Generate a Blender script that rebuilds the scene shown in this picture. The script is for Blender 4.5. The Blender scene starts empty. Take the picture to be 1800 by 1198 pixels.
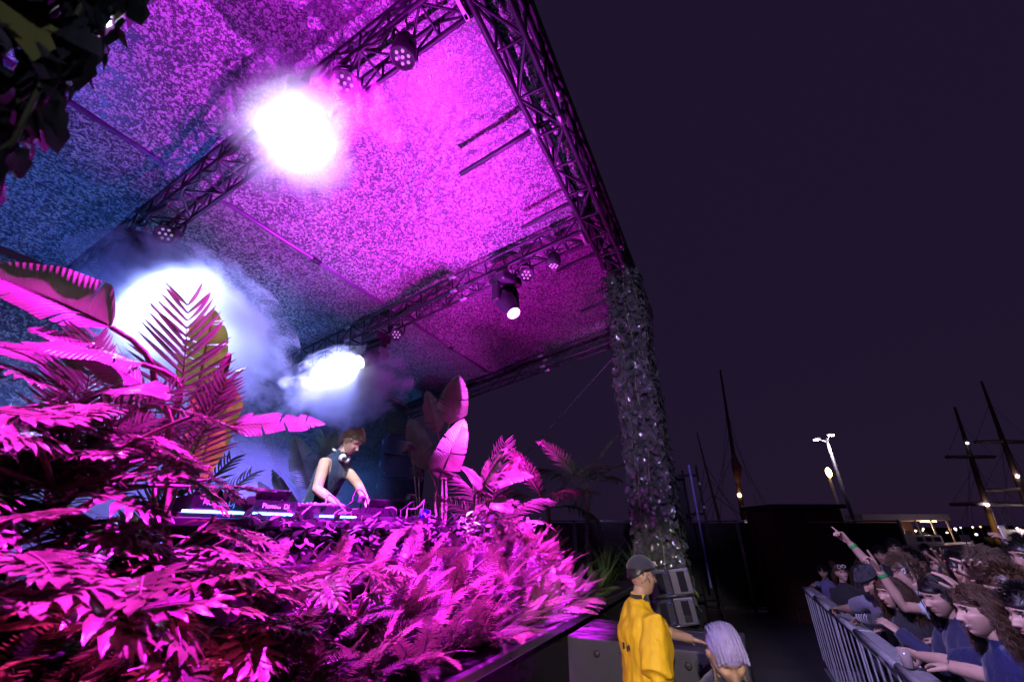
import bpy, bmesh, math, random
import numpy as np
from mathutils import Vector, Matrix, noise as mnoise

# ---------------------------------------------------------------- camera, world, lights, exposure
scene = bpy.context.scene
COL = scene.collection
PITCH = math.radians(25.6)
CAM = Vector((0, 0, 2.0))
cd = bpy.data.cameras.new('camera'); cam = bpy.data.objects.new('camera', cd); COL.objects.link(cam)
cam.location = CAM; cam.rotation_euler = (math.radians(90) + PITCH, 0, 0)
cd.sensor_width = 36; cd.lens = 14.0; cd.clip_start = 0.05; cd.clip_end = 3000
cd.dof.use_dof = True; cd.dof.focus_distance = 3.9; cd.dof.aperture_fstop = 2.0
scene.camera = cam

world = bpy.data.worlds.new('World'); scene.world = world; world.use_nodes = True
wn = world.node_tree; wn.nodes.clear()
wo = wn.nodes.new('ShaderNodeOutputWorld'); wb = wn.nodes.new('ShaderNodeBackground')
sky = wn.nodes.new('ShaderNodeTexSky'); sky.sky_type = 'NISHITA'; sky.sun_disc = False
sky.sun_elevation = math.radians(-4); sky.sun_rotation = math.radians(60)
wadd = wn.nodes.new('ShaderNodeMix'); wadd.data_type = 'RGBA'; wadd.blend_type = 'ADD'; wadd.inputs[0].default_value = 0.012
wadd.inputs[6].default_value = (0.0125, 0.0066, 0.0235, 1)       # city glow on a night sky: dim violet all round
wn.links.new(sky.outputs[0], wadd.inputs[7]); wn.links.new(wadd.outputs[2], wb.inputs[0])
wb.inputs[1].default_value = 1.0
wn.links.new(wb.outputs[0], wo.inputs[0])

scene.view_settings.view_transform = 'Standard'; scene.view_settings.look = 'None'
scene.view_settings.exposure = 0.0; scene.view_settings.gamma = 1.0
scene.render.engine = 'CYCLES'
cy = scene.cycles
cy.use_denoising = True
try: cy.denoiser = 'OPENIMAGEDENOISE'
except Exception: pass
cy.max_bounces = 3; cy.diffuse_bounces = 1; cy.use_adaptive_sampling = True; cy.adaptive_threshold = 0.035; cy.glossy_bounces = 2; cy.transmission_bounces = 4; cy.volume_bounces = 2
cy.transparent_max_bounces = 8; cy.caustics_reflective = False; cy.caustics_refractive = False
cy.sample_clamp_indirect = 4.0; cy.use_light_tree = True
cy.volume_step_rate = 1.0; cy.volume_max_steps = 64

# stage frame: s runs along the stage front (away from the camera), w runs into the stage
AX = Vector((0.4546, 0.8907, 0)); BX = Vector((-0.8907, 0.4546, 0)); E0 = Vector((-0.40, 2.99, 0))
def S(s, w, z=0.0): return E0 + AX * s + BX * w + Vector((0, 0, z))
def ray(u, v):
    dx = (u - 900) / 700; dy = (599 - v) / 700
    return Vector((dx, math.cos(PITCH) - dy * math.sin(PITCH), math.sin(PITCH) + dy * math.cos(PITCH)))
def at(u, v, k): return CAM + ray(u, v) * k              # a point k metres in front of the camera
def atz(u, v, z): r = ray(u, v); return CAM + r * ((z - CAM.z) / r.z)

def lamp(name, kind, loc, target, energy, color, size=0.12, spot=60, blend=0.6):
    l = bpy.data.lights.new(name, kind); l.energy = energy; l.color = color
    if kind == 'SPOT':
        l.spot_size = math.radians(spot); l.spot_blend = blend
    if kind in ('SPOT', 'POINT'): l.shadow_soft_size = size
    o = bpy.data.objects.new(name, l); COL.objects.link(o); o.location = loc
    if target is not None:
        o.rotation_euler = (Vector(target) - Vector(loc)).to_track_quat('-Z', 'Y').to_euler()
    return o
MAG = (1.0, 0.015, 0.92); PINK = (1.0, 0.02, 0.42); BLUE = (0.10, 0.16, 1.0); WHITE = (0.93, 0.9, 1.0)
LP = dict(up=2600, front=1800, blue=900)
# magenta uplights standing in the planting, washing the roof cloth
lamp('uplight_lamp', 'SPOT', S(1.35, 0.62, 1.95), S(0.62, 1.75, 6.4), 7600, (0.76, 0.036, 1.0), 0.10, 78, 1.0)
lamp('uplight_lamp', 'SPOT', S(3.3, 0.9, 1.75), S(3.9, 1.1, 6.3), 3600, (0.95, 0.008, 0.85), 0.10, 100, 1.0)
lamp('uplight_lamp', 'SPOT', S(-2.5, 1.5, 1.9), S(-2.5, 1.2, 6.3), 7000, (0.74, 0.006, 1.0), 0.10, 90, 1.0)
# blue floor lamps at the back of the stage
lamp('blue_wash_lamp', 'SPOT', S(0.9, 3.6, 1.5), S(0.9, 6.4, 4.0), 1500, (0.22, 0.14, 1.0), 0.10, 130, 0.9)
lamp('blue_wash_lamp', 'SPOT', S(2.5, 4.7, 1.5), S(3.2, 6.2, 4.6), 700, (0.05, 0.26, 1.0), 0.10, 120, 0.9)
lamp('blue_wash_lamp', 'SPOT', S(-2.2, 4.4, 1.5), S(-2.2, 5.6, 5.2), 700, (0.06, 0.16, 1.0), 0.10, 120, 0.9)
# front wash on the planting: magenta spots at the added par cans, a red one low in the pit
lamp('front_wash_lamp', 'SPOT', S(-1.0, 0.10, 5.72), S(0.25, 0.58, 1.6), 24000, (0.78, 0.010, 1.0), 0.05, 36, 0.8)
lamp('front_wash_lamp', 'SPOT', S(2.45, 0.05, 5.74), S(2.1, 0.85, 1.7), 42000, (0.78, 0.012, 1.0), 0.05, 36, 0.8)
lamp('front_wash_lamp', 'SPOT', S(-1.12, 0.10, 5.72), S(-1.95, 0.5, 1.9), 14000, (0.80, 0.008, 0.95), 0.05, 42, 0.9)
lamp('front_wash_lamp', 'SPOT', S(-1.0, -1.0, 0.5), S(-1.9, 0.3, 1.5), 2400, (1.0, 0.015, 0.42), 0.06, 52, 0.8)
# white key on the pit (behind the camera), on the DJ, and the stage light that reaches the crowd
lamp('pit_key_lamp', 'SPOT', (-1.6, -5.0, 3.6), (1.2, 3.6, 1.2), 3000, (1.0, 0.86, 0.84), 0.06, 16, 0.5)
lamp('dj_key_lamp', 'SPOT', S(-2.6, -0.75, 5.9), S(0.42, 1.65, 2.45), 2600, (0.86, 0.88, 1.0), 0.06, 12, 0.7)
lamp('crowd_wash_lamp', 'SPOT', S(-2.9, -0.75, 5.9), (3.9, 4.4, 1.4), 2500, (0.56, 0.45, 1.0), 0.06, 40, 0.7)
lamp('column_wash_lamp', 'SPOT', (-0.6, -3.2, 3.2), (2.05, 6.0, 4.3), 3200, (0.60, 0.40, 1.0), 0.06, 28, 0.8)
lamp('near_column_fill', 'SPOT', (0.9, -1.9, 2.4), (-1.5, 0.4, 3.6), 110, (0.55, 0.45, 1.0), 0.04, 40, 0.7)  # added violet fill behind the camera, gives the near ivy its highlights
# ---------------------------------------------------------------- helpers
MAT = {}
def mat(name, color, rough=0.6, metal=0.0, emit=None, estr=0.0, var=0.0, vscale=8.0, bump=0.0, bscale=40.0, trans=0.0, spec=None, sheen=0.0, coat=0.0):
    if name in MAT: return MAT[name]
    m = bpy.data.materials.new(name); m.use_nodes = True; MAT[name] = m
    nt = m.node_tree; b = nt.nodes['Principled BSDF']; out = nt.nodes['Material Output']
    b.inputs['Base Color'].default_value = (*color, 1); b.inputs['Roughness'].default_value = rough; b.inputs['Metallic'].default_value = metal
    if spec is not None: b.inputs['Specular IOR Level'].default_value = spec
    if sheen: b.inputs['Sheen Weight'].default_value = sheen
    if coat: b.inputs['Coat Weight'].default_value = coat
    if emit: b.inputs['Emission Color'].default_value = (*emit, 1); b.inputs['Emission Strength'].default_value = estr
    if var or bump:
        tc = nt.nodes.new('ShaderNodeTexCoord')
    if var:
        n = nt.nodes.new('ShaderNodeTexNoise'); n.inputs['Scale'].default_value = vscale; n.inputs['Detail'].default_value = 5
        nt.links.new(tc.outputs['Object'], n.inputs['Vector'])
        oi = nt.nodes.new('ShaderNodeObjectInfo')
        mm = nt.nodes.new('ShaderNodeMath'); mm.operation = 'ADD'; nt.links.new(n.outputs['Fac'], mm.inputs[0])
        m2 = nt.nodes.new('ShaderNodeMath'); m2.operation = 'MULTIPLY_ADD'; m2.inputs[1].default_value = 0.5; m2.inputs[2].default_value = -0.25
        nt.links.new(oi.outputs['Random'], m2.inputs[0]); nt.links.new(m2.outputs[0], mm.inputs[1])
        r = nt.nodes.new('ShaderNodeMapRange'); r.inputs[1].default_value = 0.25; r.inputs[2].default_value = 0.75
        r.inputs[3].default_value = 1 - var; r.inputs[4].default_value = 1 + var
        nt.links.new(mm.outputs[0], r.inputs[0])
        mx = nt.nodes.new('ShaderNodeVectorMath'); mx.operation = 'SCALE'; mx.inputs[0].default_value = color
        nt.links.new(r.outputs[0], mx.inputs['Scale']); nt.links.new(mx.outputs[0], b.inputs['Base Color'])
        rr = nt.nodes.new('ShaderNodeMapRange'); rr.inputs[3].default_value = max(0.05, rough - 0.12); rr.inputs[4].default_value = min(1, rough + 0.15)
        nt.links.new(n.outputs['Fac'], rr.inputs[0]); nt.links.new(rr.outputs[0], b.inputs['Roughness'])
    if bump:
        n2 = nt.nodes.new('ShaderNodeTexNoise'); n2.inputs['Scale'].default_value = bscale; n2.inputs['Detail'].default_value = 4
        nt.links.new(tc.outputs['Object'], n2.inputs['Vector'])
        bp = nt.nodes.new('ShaderNodeBump'); bp.inputs['Strength'].default_value = bump; bp.inputs['Distance'].default_value = 0.02
        nt.links.new(n2.outputs['Fac'], bp.inputs['Height']); nt.links.new(bp.outputs[0], b.inputs['Normal'])
    if trans:
        t = nt.nodes.new('ShaderNodeBsdfTranslucent'); ms = nt.nodes.new('ShaderNodeMixShader'); ms.inputs[0].default_value = trans
        if var: nt.links.new(mx.outputs[0], t.inputs[0])
        else: t.inputs[0].default_value = (*color, 1)
        nt.links.new(b.outputs[0], ms.inputs[1]); nt.links.new(t.outputs[0], ms.inputs[2]); nt.links.new(ms.outputs[0], out.inputs[0])
    return m

class MB:
    """collects verts / faces / material slots; build() makes one mesh object"""
    def __init__(self): self.v = []; self.f = []; self.mi = []; self.cur = 0; self.uv = None
    def add(self, vs, fs):
        o = len(self.v); self.v.extend([tuple(p) for p in vs]); self.f.extend([tuple(i + o for i in f) for f in fs]); self.mi.extend([self.cur] * len(fs)); return self
    def box(self, c, size, M=None):
        sx, sy, sz = [x / 2 for x in size]; c = Vector(c)
        vs = [Vector((x, y, z)) for x in (-sx, sx) for y in (-sy, sy) for z in (-sz, sz)]
        vs = [c + (M @ p if M is not None else p) for p in vs]
        return self.add(vs, [(0, 1, 3, 2), (4, 6, 7, 5), (0, 4, 5, 1), (2, 3, 7, 6), (0, 2, 6, 4), (1, 5, 7, 3)])
    def bevbox(self, c, size, b=0.01, M=None):
        bm = bmesh.new(); bmesh.ops.create_cube(bm, size=1)
        for p in bm.verts: p.co = Vector((p.co.x * size[0], p.co.y * size[1], p.co.z * size[2]))
        bmesh.ops.bevel(bm, geom=bm.edges[:], offset=b, segments=2, affect='EDGES', profile=0.5)
        bm.verts.ensure_lookup_table(); c = Vector(c)
        vs = [c + (M @ p.co if M is not None else p.co) for p in bm.verts]
        bm.verts.index_update(); fs = [tuple(q.index for q in f.verts) for f in bm.faces]; bm.free()
        return self.add(vs, fs)
    def tube(self, pts, r, n=8, cap=True, flat=None):
        pts = [Vector(p) for p in pts]; rs = r if hasattr(r, '__len__') else [r] * len(pts)
        vs = []; fs = []; up = None
        for i, p in enumerate(pts):
            d = (pts[min(i + 1, len(pts) - 1)] - pts[max(i - 1, 0)])
            d = d.normalized() if d.length > 1e-9 else Vector((0, 0, 1))
            if up is None:
                up = Vector((0, 0, 1)) if abs(d.z) < 0.9 else Vector((1, 0, 0))
            x = d.cross(up)
            if x.length < 1e-6: x = d.cross(Vector((0.3, 1, 0.2)))
            x.normalize(); y = x.cross(d).normalized(); up = y
            fl = flat if flat else 1.0
            for k in range(n):
                a = 2 * math.pi * k / n
                vs.append(p + x * (math.cos(a) * rs[i]) + y * (math.sin(a) * rs[i] * fl))
        for i in range(len(pts) - 1):
            for k in range(n):
                a = i * n + k; b = i * n + (k + 1) % n
                fs.append((a, b, b + n, a + n))
        if cap: fs.append(tuple(range(n - 1, -1, -1))); fs.append(tuple(range((len(pts) - 1) * n, len(pts) * n)))
        return self.add(vs, fs)
    def lathe(self, prof, M=None, n=20, c=(0, 0, 0)):
        vs = []; fs = []; c = Vector(c)
        for (r, z) in prof:
            for k in range(n):
                a = 2 * math.pi * k / n; p = Vector((r * math.cos(a), r * math.sin(a), z)); vs.append(c + (M @ p if M is not None else p))
        for i in range(len(prof) - 1):
            for k in range(n):
                a = i * n + k; b = i * n + (k + 1) % n; fs.append((a, b, b + n, a + n))
        fs.append(tuple(range(n - 1, -1, -1))); fs.append(tuple(range((len(prof) - 1) * n, len(prof) * n)))
        return self.add(vs, fs)
    def sphere(self, c, r, n=12, m=8, M=None):
        rr = r if hasattr(r, '__len__') else (r, r, r); vs = []; fs = []; c = Vector(c)
        for i in range(m + 1):
            t = math.pi * i / m
            for k in range(n):
                a = 2 * math.pi * k / n
                p = Vector((rr[0] * math.sin(t) * math.cos(a), rr[1] * math.sin(t) * math.sin(a), rr[2] * math.cos(t))); vs.append(c + (M @ p if M is not None else p))
        for i in range(m):
            for k in range(n):
                a = i * n + k; b = i * n + (k + 1) % n; fs.append((a, a + n, b + n, b))
        return self.add(vs, fs)
    def mesh(self, name, mats, smooth=False):
        me = bpy.data.meshes.new(name); me.from_pydata(self.v, [], self.f)
        for m in (mats if isinstance(mats, (list, tuple)) else [mats]): me.materials.append(m)
        if any(self.mi): me.polygons.foreach_set('material_index', self.mi)
        if smooth: me.polygons.foreach_set('use_smooth', [True] * len(self.f))
        me.update(); return me
    def build(self, name, mats, parent=None, smooth=False):
        return obj(name, self.mesh(name, mats, smooth), parent)
def obj(name, me, parent=None, M=None):
    o = bpy.data.objects.new(name, me); COL.objects.link(o)
    if parent is not None: o.parent = parent
    if M is not None: o.matrix_local = M
    return o
def tag(o, label=None, cat=None, group=None, kind=None):
    if label: o['label'] = label
    if cat: o['category'] = cat
    if group: o['group'] = group
    if kind: o['kind'] = kind
    return o
def thing(name, label, cat, loc=(0, 0, 0), group=None, M=None):
    o = bpy.data.objects.new(name, None); COL.objects.link(o); o.empty_display_size = 0.1
    if M is not None: o.matrix_world = M
    else: o.location = loc
    return tag(o, label, cat, group)
def frame(x, z, loc=(0, 0, 0)):
    """matrix whose local x points along x, local z as near z as possible"""
    x = Vector(x).normalized(); z = Vector(z); y = z.cross(x)
    if y.length < 1e-6: y = Vector((0.1, 1, 0.2)).cross(x)
    y.normalize(); z = x.cross(y)
    m = Matrix((x, y, z)).transposed().to_4x4(); m.translation = Vector(loc); return m
ORD = ['first', 'second', 'third', 'fourth', 'fifth', 'sixth', 'seventh', 'eighth', 'ninth', 'tenth', 'eleventh', 'twelfth', 'thirteenth', 'fourteenth', 'fifteenth', 'sixteenth', 'seventeenth', 'eighteenth', 'nineteenth', 'twentieth', 'twenty-first', 'twenty-second', 'twenty-third', 'twenty-fourth', 'twenty-fifth', 'twenty-sixth', 'twenty-seventh', 'twenty-eighth', 'twenty-ninth', 'thirtieth']
STAGE_R = Matrix((AX, BX, Vector((0, 0, 1)))).transposed()      # local x = s, y = w
def SM(s, w, z, rz=0.0): m = (STAGE_R @ Matrix.Rotation(rz, 3, 'Z')).to_4x4(); m.translation = S(s, w, z); return m

black = mat('black_paint', (0.018, 0.016, 0.02), 0.5, var=0.3, vscale=5, bump=0.1)
alu = mat('aluminium', (0.42, 0.42, 0.44), 0.38, 0.9, var=0.25, vscale=14)
darkalu = mat('dark_truss_paint', (0.022, 0.02, 0.028), 0.5, 0.2, var=0.3, vscale=12)
# ---------------------------------------------------------------- ground, water, stage
def ground_mat():
    m = mat('asphalt', (0.032, 0.03, 0.034), 0.75, var=0.35, vscale=1.6, bump=0.35, bscale=90); return m
g = MB().add([(-400, -60, 0), (400, -60, 0), (400, 62, 0), (-400, 62, 0)], [(0, 1, 2, 3)]).build('ground', ground_mat()); tag(g, kind='structure')
wm = mat('harbour_water', (0.006, 0.007, 0.014), 0.12, bump=0.6, bscale=1.5)
g = MB().add([(-1400, 62, -0.9), (1400, 62, -0.9), (1400, 1600, -0.9), (-1400, 1600, -0.9)], [(0, 1, 2, 3)]).build('water', wm); tag(g, kind='structure')
g = MB().box((0, 62, -0.6), (800, 0.3, 1.19)).build('quay_wall', mat('concrete', (0.2, 0.19, 0.18), 0.85, var=0.25, vscale=2)); tag(g, kind='structure')

deck_m = mat('stage_deck', (0.03, 0.028, 0.03), 0.55, var=0.4, vscale=3, bump=0.2, bscale=30)
st = thing('stage', 'black stage platform carrying the planting and the DJ table', 'stage', M=SM(0, 0, 0))
for i in range(9):                                             # deck panels, 1.22 m wide
    x0 = -5.2 + i * 1.24
    MB().bevbox((x0 + 0.61, 3.2, 1.16), (1.228, 6.38, 0.08), 0.006).build('deck_panel', deck_m, st)
MB().box((0.4, 0.06, 0.55), (11.1, 0.02, 1.1)).build('skirt', mat('skirt_cloth', (0.012, 0.011, 0.013), 0.9, bump=0.4, bscale=12), st)
MB().bevbox((0.3, -0.025, 1.175), (11.1, 0.05, 0.07), 0.012).build('edge_trim', mat('edge_trim_metal', (0.35, 0.33, 0.36), 0.3, 0.8, var=0.2), st)
for i in range(5):
    MB().tube([(-5 + i * 2.5, 0.35, 0), (-5 + i * 2.5, 0.35, 1.12)], 0.03).build('leg', alu, st)

# ---------------------------------------------------------------- trusses
def unit_tube(n=8):
    return MB().tube([(0, 0, 0), (1, 0, 0)], 1.0, n)
TUBE = {}
def tube_obj(name, p, q, r, m, parent):
    key = (m.name,)
    if key not in TUBE: TUBE[key] = unit_tube().mesh('tube', m, True)
    p = Vector(p); q = Vector(q); d = q - p
    M = frame(d, (0, 0, 1) if abs(d.normalized().z) < 0.95 else (0, 1, 0), p) @ Matrix.Diagonal((d.length, r, r, 1))
    return obj(name, TUBE[key], parent, M)
def truss(name, label, L, width, height, pitch, M, m, group=None, rc=0.025, rb=0.012, joints=(), skip_top=False):
    """box truss along local x; local z up; origin at the middle of the bottom face"""
    t = thing(name, label, 'truss', M=M, group=group)
    h = width / 2
    cs = [(-h, 0), (h, 0), (-h, height), (h, height)]
    for (y, z) in cs: tube_obj('chord', (0, y, z), (L, y, z), rc, m, t)
    n = max(2, round(L / pitch)); st_ = L / n
    for i in range(n + 1):
        x = i * st_
        if i % 1 == 0:
            tube_obj('strut', (x, -h, 0), (x, h, 0), rb, m, t)
            tube_obj('strut', (x, -h, 0), (x, -h, height), rb, m, t)
            tube_obj('strut', (x, h, 0), (x, h, height), rb, m, t)
        if i < n:
            a, b = (x, x + st_) if i % 2 == 0 else (x + st_, x)
            tube_obj('brace', (a, -h, 0), (b, -h, height), rb, m, t)
            tube_obj('brace', (a, h, height), (b, h, 0), rb, m, t)
            tube_obj('brace', (a, -h, 0), (b, h, 0), rb, m, t)
    for x in joints:
        for (y, z) in cs: tube_obj('coupler', (x - 0.06, y, z), (x + 0.06, y, z), rc * 1.5, alu, t)
    return t
ZB = 6.2; SL = 0.17
def zt(w): return ZB - SL * (w + 0.55)
# the front edge beam
Mb = SM(-4.6, -0.70, ZB - 0.02)
fb = truss('edge_truss', 'long dark truss along the open front edge of the roof', 11.2, 0.32, 0.42, 0.52, Mb, darkalu, rc=0.032, rb=0.018, joints=(1.9, 5.0, 8.1))
# cross trusses, front to back, sloping down
def cross(s, w0, w1, label, joints=()):
    p = S(s, w0, zt(w0)); q = S(s, w1, zt(w1))
    return truss('cross_truss', label, (q - p).length, 0.30, 0.30, 0.34, frame(q - p, (0, 0, 1), p), darkalu, 'cross trusses carrying the stage lights', joints=joints)
T1 = cross(-1.05, -0.5, 6.3, 'dark cross truss carrying the brightest round light', (2.4, 4.9))
T2 = cross(2.45, -0.5, 6.3, 'dark cross truss carrying the tilted moving head light', (2.4, 4.9))
T3 = cross(6.40, -0.5, 6.3, 'dark cross truss at the far side end of the roof', (2.4, 4.9))
T0 = cross(-4.5, -0.5, 6.3, 'dark cross truss at the near side end of the roof', (2.4,))
# end plates (pale brackets where the cross trusses meet the edge beam)
plate = mat('bracket_metal', (0.5, 0.48, 0.52), 0.4, 0.6, var=0.2)
for s, lab in ((-1.05, 'pale metal bracket joining the lit cross truss to the edge truss'), (2.45, 'pale metal bracket joining the moving head truss to the edge truss')):
    t = thing('truss_bracket', lab, 'bracket', M=SM(s, -0.47, zt(-0.47) + 0.14), group='brackets at the edge truss')
    for y in (-0.12, 0.12):
        MB().bevbox((y, 0, 0), (0.07, 0.05, 0.42), 0.008).build('upright', plate, t)
    for z in (-0.18, 0.0, 0.18):
        MB().bevbox((0, 0.003, z), (0.3, 0.045, 0.06), 0.008).build('crossbar', plate, t)
# short outrigger tubes at the front edge that hold the cloth
for i, (s, w1) in enumerate([(0.45, 0.55), (1.75, 0.3), (3.05, 0.25), (4.6, 0.3)]):
    p, q = S(s, -0.9, zt(-0.9) + 0.1), S(s + 0.05, w1, zt(w1) + 0.12)
    o = MB().tube([p, q], 0.032, 10).build('cloth_bracket_tube', darkalu, None, True)
    tag(o, 'short dark tube bracing the roof cloth, %s along the edge truss' % ORD[i], 'tube', 'short bracing tubes at the edge truss')
    cl = MB().sphere(p + BX * 0.22, 0.055).build('clamp', plate, o, True)
# purlin (ridge tube) with its paler seam
zp = 5.9
o = MB().tube([S(-5, 3.41, zp), S(6.6, 3.41, zp)], 0.04, 10).build('roof_purlin', mat('purlin_paint', (0.16, 0.08, 0.2), 0.4, 0.6, var=0.2), None, True)
tag(o, 'long slim tube running under the roof cloth across the trusses', 'tube')
for s in (-3.0, -1.05, 0.7, 2.45, 4.4, 6.4):
    MB().tube([S(s - 0.07, 3.41, zp), S(s + 0.07, 3.41, zp)], 0.058, 10).build('sleeve', darkalu, o, True)

# ---------------------------------------------------------------- roof cloth and back wall: printed with leaves
def print_mat(name, scale, c_dark, c_mid, c_light):
    m = bpy.data.materials.new(name); m.use_nodes = True; nt = m.node_tree; N = nt.nodes; L = nt.links
    b = N['Principled BSDF']; b.inputs['Roughness'].default_value = 0.30; b.inputs['Specular IOR Level'].default_value = 0.5
    tc = N.new('ShaderNodeTexCoord')
    nz = N.new('ShaderNodeTexNoise'); nz.inputs['Scale'].default_value = scale * 0.9; nz.inputs['Detail'].default_value = 3
    L.new(tc.outputs['Object'], nz.inputs['Vector'])
    mp = N.new('ShaderNodeVectorMath'); mp.operation = 'MULTIPLY_ADD'; mp.inputs[1].default_value = (0.09, 0.09, 0.09)
    L.new(nz.outputs['Color'], mp.inputs[0]); L.new(tc.outputs['Object'], mp.inputs[2])
    vo = N.new('ShaderNodeTexVoronoi'); vo.inputs['Scale'].default_value = scale; vo.feature = 'F1'; L.new(mp.outputs[0], vo.inputs['Vector'])
    vo2 = N.new('ShaderNodeTexVoronoi'); vo2.inputs['Scale'].default_value = scale * 1.9; vo2.feature = 'F1'; L.new(mp.outputs[0], vo2.inputs['Vector'])
    big = N.new('ShaderNodeTexNoise'); big.inputs['Scale'].default_value = 0.9; big.inputs['Detail'].default_value = 3; L.new(tc.outputs['Object'], big.inputs['Vector'])
    r1 = N.new('ShaderNodeMapRange'); r1.inputs[1].default_value = 0.62; r1.inputs[2].default_value = 0.30; L.new(vo.outputs['Distance'], r1.inputs[0])
    r2 = N.new('ShaderNodeMapRange'); r2.inputs[1].default_value = 0.6; r2.inputs[2].default_value = 0.3; L.new(vo2.outputs['Distance'], r2.inputs[0])
    sep = N.new('ShaderNodeSeparateColor'); L.new(vo.outputs['Color'], sep.inputs[0])
    sep2 = N.new('ShaderNodeSeparateColor'); L.new(vo2.outputs['Color'], sep2.inputs[0])
    a = N.new('ShaderNodeMath'); a.operation = 'MULTIPLY'; L.new(r1.outputs[0], a.inputs[0]); L.new(sep.outputs[0], a.inputs[1])
    c = N.new('ShaderNodeMath'); c.operation = 'MULTIPLY'; L.new(r2.outputs[0], c.inputs[0]); L.new(sep2.outputs[1], c.inputs[1])
    s1 = N.new('ShaderNodeMath'); s1.operation = 'MULTIPLY_ADD'; s1.inputs[1].default_value = 0.75; L.new(c.outputs[0], s1.inputs[0]); L.new(a.outputs[0], s1.inputs[2])
    s2 = N.new('ShaderNodeMath'); s2.operation = 'MULTIPLY_ADD'; s2.inputs[1].default_value = 0.35; L.new(big.outputs['Fac'], s2.inputs[0]); L.new(s1.outputs[0], s2.inputs[2])
    cr = N.new('ShaderNodeValToRGB'); e = cr.color_ramp.elements
    e[0].position = 0.34; e[0].color = (*c_dark, 1); e[1].position = 0.72; e[1].color = (*c_light, 1)
    k = e.new(0.50); k.color = (*c_mid, 1)
    L.new(s2.outputs[0], cr.inputs[0]); L.new(cr.outputs[0], b.inputs['Base Color'])
    bp = N.new('ShaderNodeBump'); bp.inputs['Strength'].default_value = 0.15; bp.inputs['Distance'].default_value = 0.02
    bp.inputs['Strength'].default_value = 0.45; bp.inputs['Distance'].default_value = 0.012; L.new(s2.outputs[0], bp.inputs['Height']); L.new(bp.outputs[0], b.inputs['Normal'])
    return m
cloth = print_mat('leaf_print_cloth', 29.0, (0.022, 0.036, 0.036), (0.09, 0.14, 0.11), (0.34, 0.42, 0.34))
def roof_mesh():
    ns, nw = 180, 130; s0, s1, w0, w1 = -5.0, 6.62, -0.85, 6.45
    v = []; f = []
    for i in range(ns + 1):
        s = s0 + (s1 - s0) * i / ns
        for j in range(nw + 1):
            w = w0 + (w1 - w0) * j / nw
            z = zt(w) + 0.42
            # drawn down on the purlin and trusses, billowing up between
            d = abs(w - 3.41); z += 0.16 * min(1, (d / 1.6)) ** 0.6 - 0.07
            for c in (-4.5, -1.05, 2.45, 6.4): z -= 0.07 * math.exp(-((s - c) / 0.25) ** 2)
            # diagonal wrinkles near the pull points
            n = mnoise.noise(Vector((s * 0.6, w * 0.6, 0.3))) * 0.05
            rx, ry = s - 0.6, w - 1.35
            al = rx * 0.55 + ry * 0.83; ac = rx * 0.83 - ry * 0.55
            z += n + 0.045 * math.exp(-(ac / 0.42) ** 2 - (al / 0.75) ** 2) * math.sin(ac * 30 + al * 1.5)
            for c in (0.45, 1.75, 3.05):
                z += 0.02 * math.exp(-((w + 0.1) / 0.8) ** 2 - ((s - c) / 0.35) ** 2) * math.sin((s - c) * 30 + w * 6)
            v.append((s, w, z))
    for i in range(ns):
        for j in range(nw):
            a = i * (nw + 1) + j; f.append((a, a + 1, a + nw + 2, a + nw + 1))
    m = MB(); m.add(v, f); return m
rt = thing('stage_roof', 'leaf printed cloth roof stretched over the stage trusses', 'roof', M=SM(0, 0, 0))
roof_mesh().build('roof_cloth', cloth, rt, True)
# hem along the front and far edges
hem = mat('roof_hem', (0.02, 0.018, 0.022), 0.7)
MB().box((0.8, -0.90, zt(-0.9) + 0.5), (11.6, 0.06, 0.26)).build('front_hem', hem, rt)
MB().tube([(6.66, -0.9, zt(-0.9) + 0.45), (6.66, 6.5, zt(6.5) + 0.45)], 0.05).build('side_hem', hem, rt)
bw = thing('back_wall_cloth', 'leaf printed cloth hanging behind the stage in blue light', 'backdrop', M=SM(0, 0, 0))
v = []; f = []; n1, n2 = 120, 40
for i in range(n1 + 1):
    for j in range(n2 + 1):
        s = -5.0 + 11.6 * i / n1; z = 1.2 + 4.2 * j / n2
        v.append((s, 6.4 + 0.06 * math.sin(s * 3.1 + 0.4 * math.sin(z * 2)) + 0.05 * mnoise.noise(Vector((s, z, 0))), z))
for i in range(n1):
    for j in range(n2):
        a = i * (n2 + 1) + j; f.append((a, a + n2 + 1, a + n2 + 2, a + 1))
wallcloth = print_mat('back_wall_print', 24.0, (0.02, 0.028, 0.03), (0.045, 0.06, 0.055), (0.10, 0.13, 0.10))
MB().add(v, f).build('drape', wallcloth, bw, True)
for i in range(5):
    MB().tube([(-4.6 + i * 2.75, 6.52, 1.2), (-4.6 + i * 2.75, 6.52, 5.4)], 0.03).build('pole', alu, bw)

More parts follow.
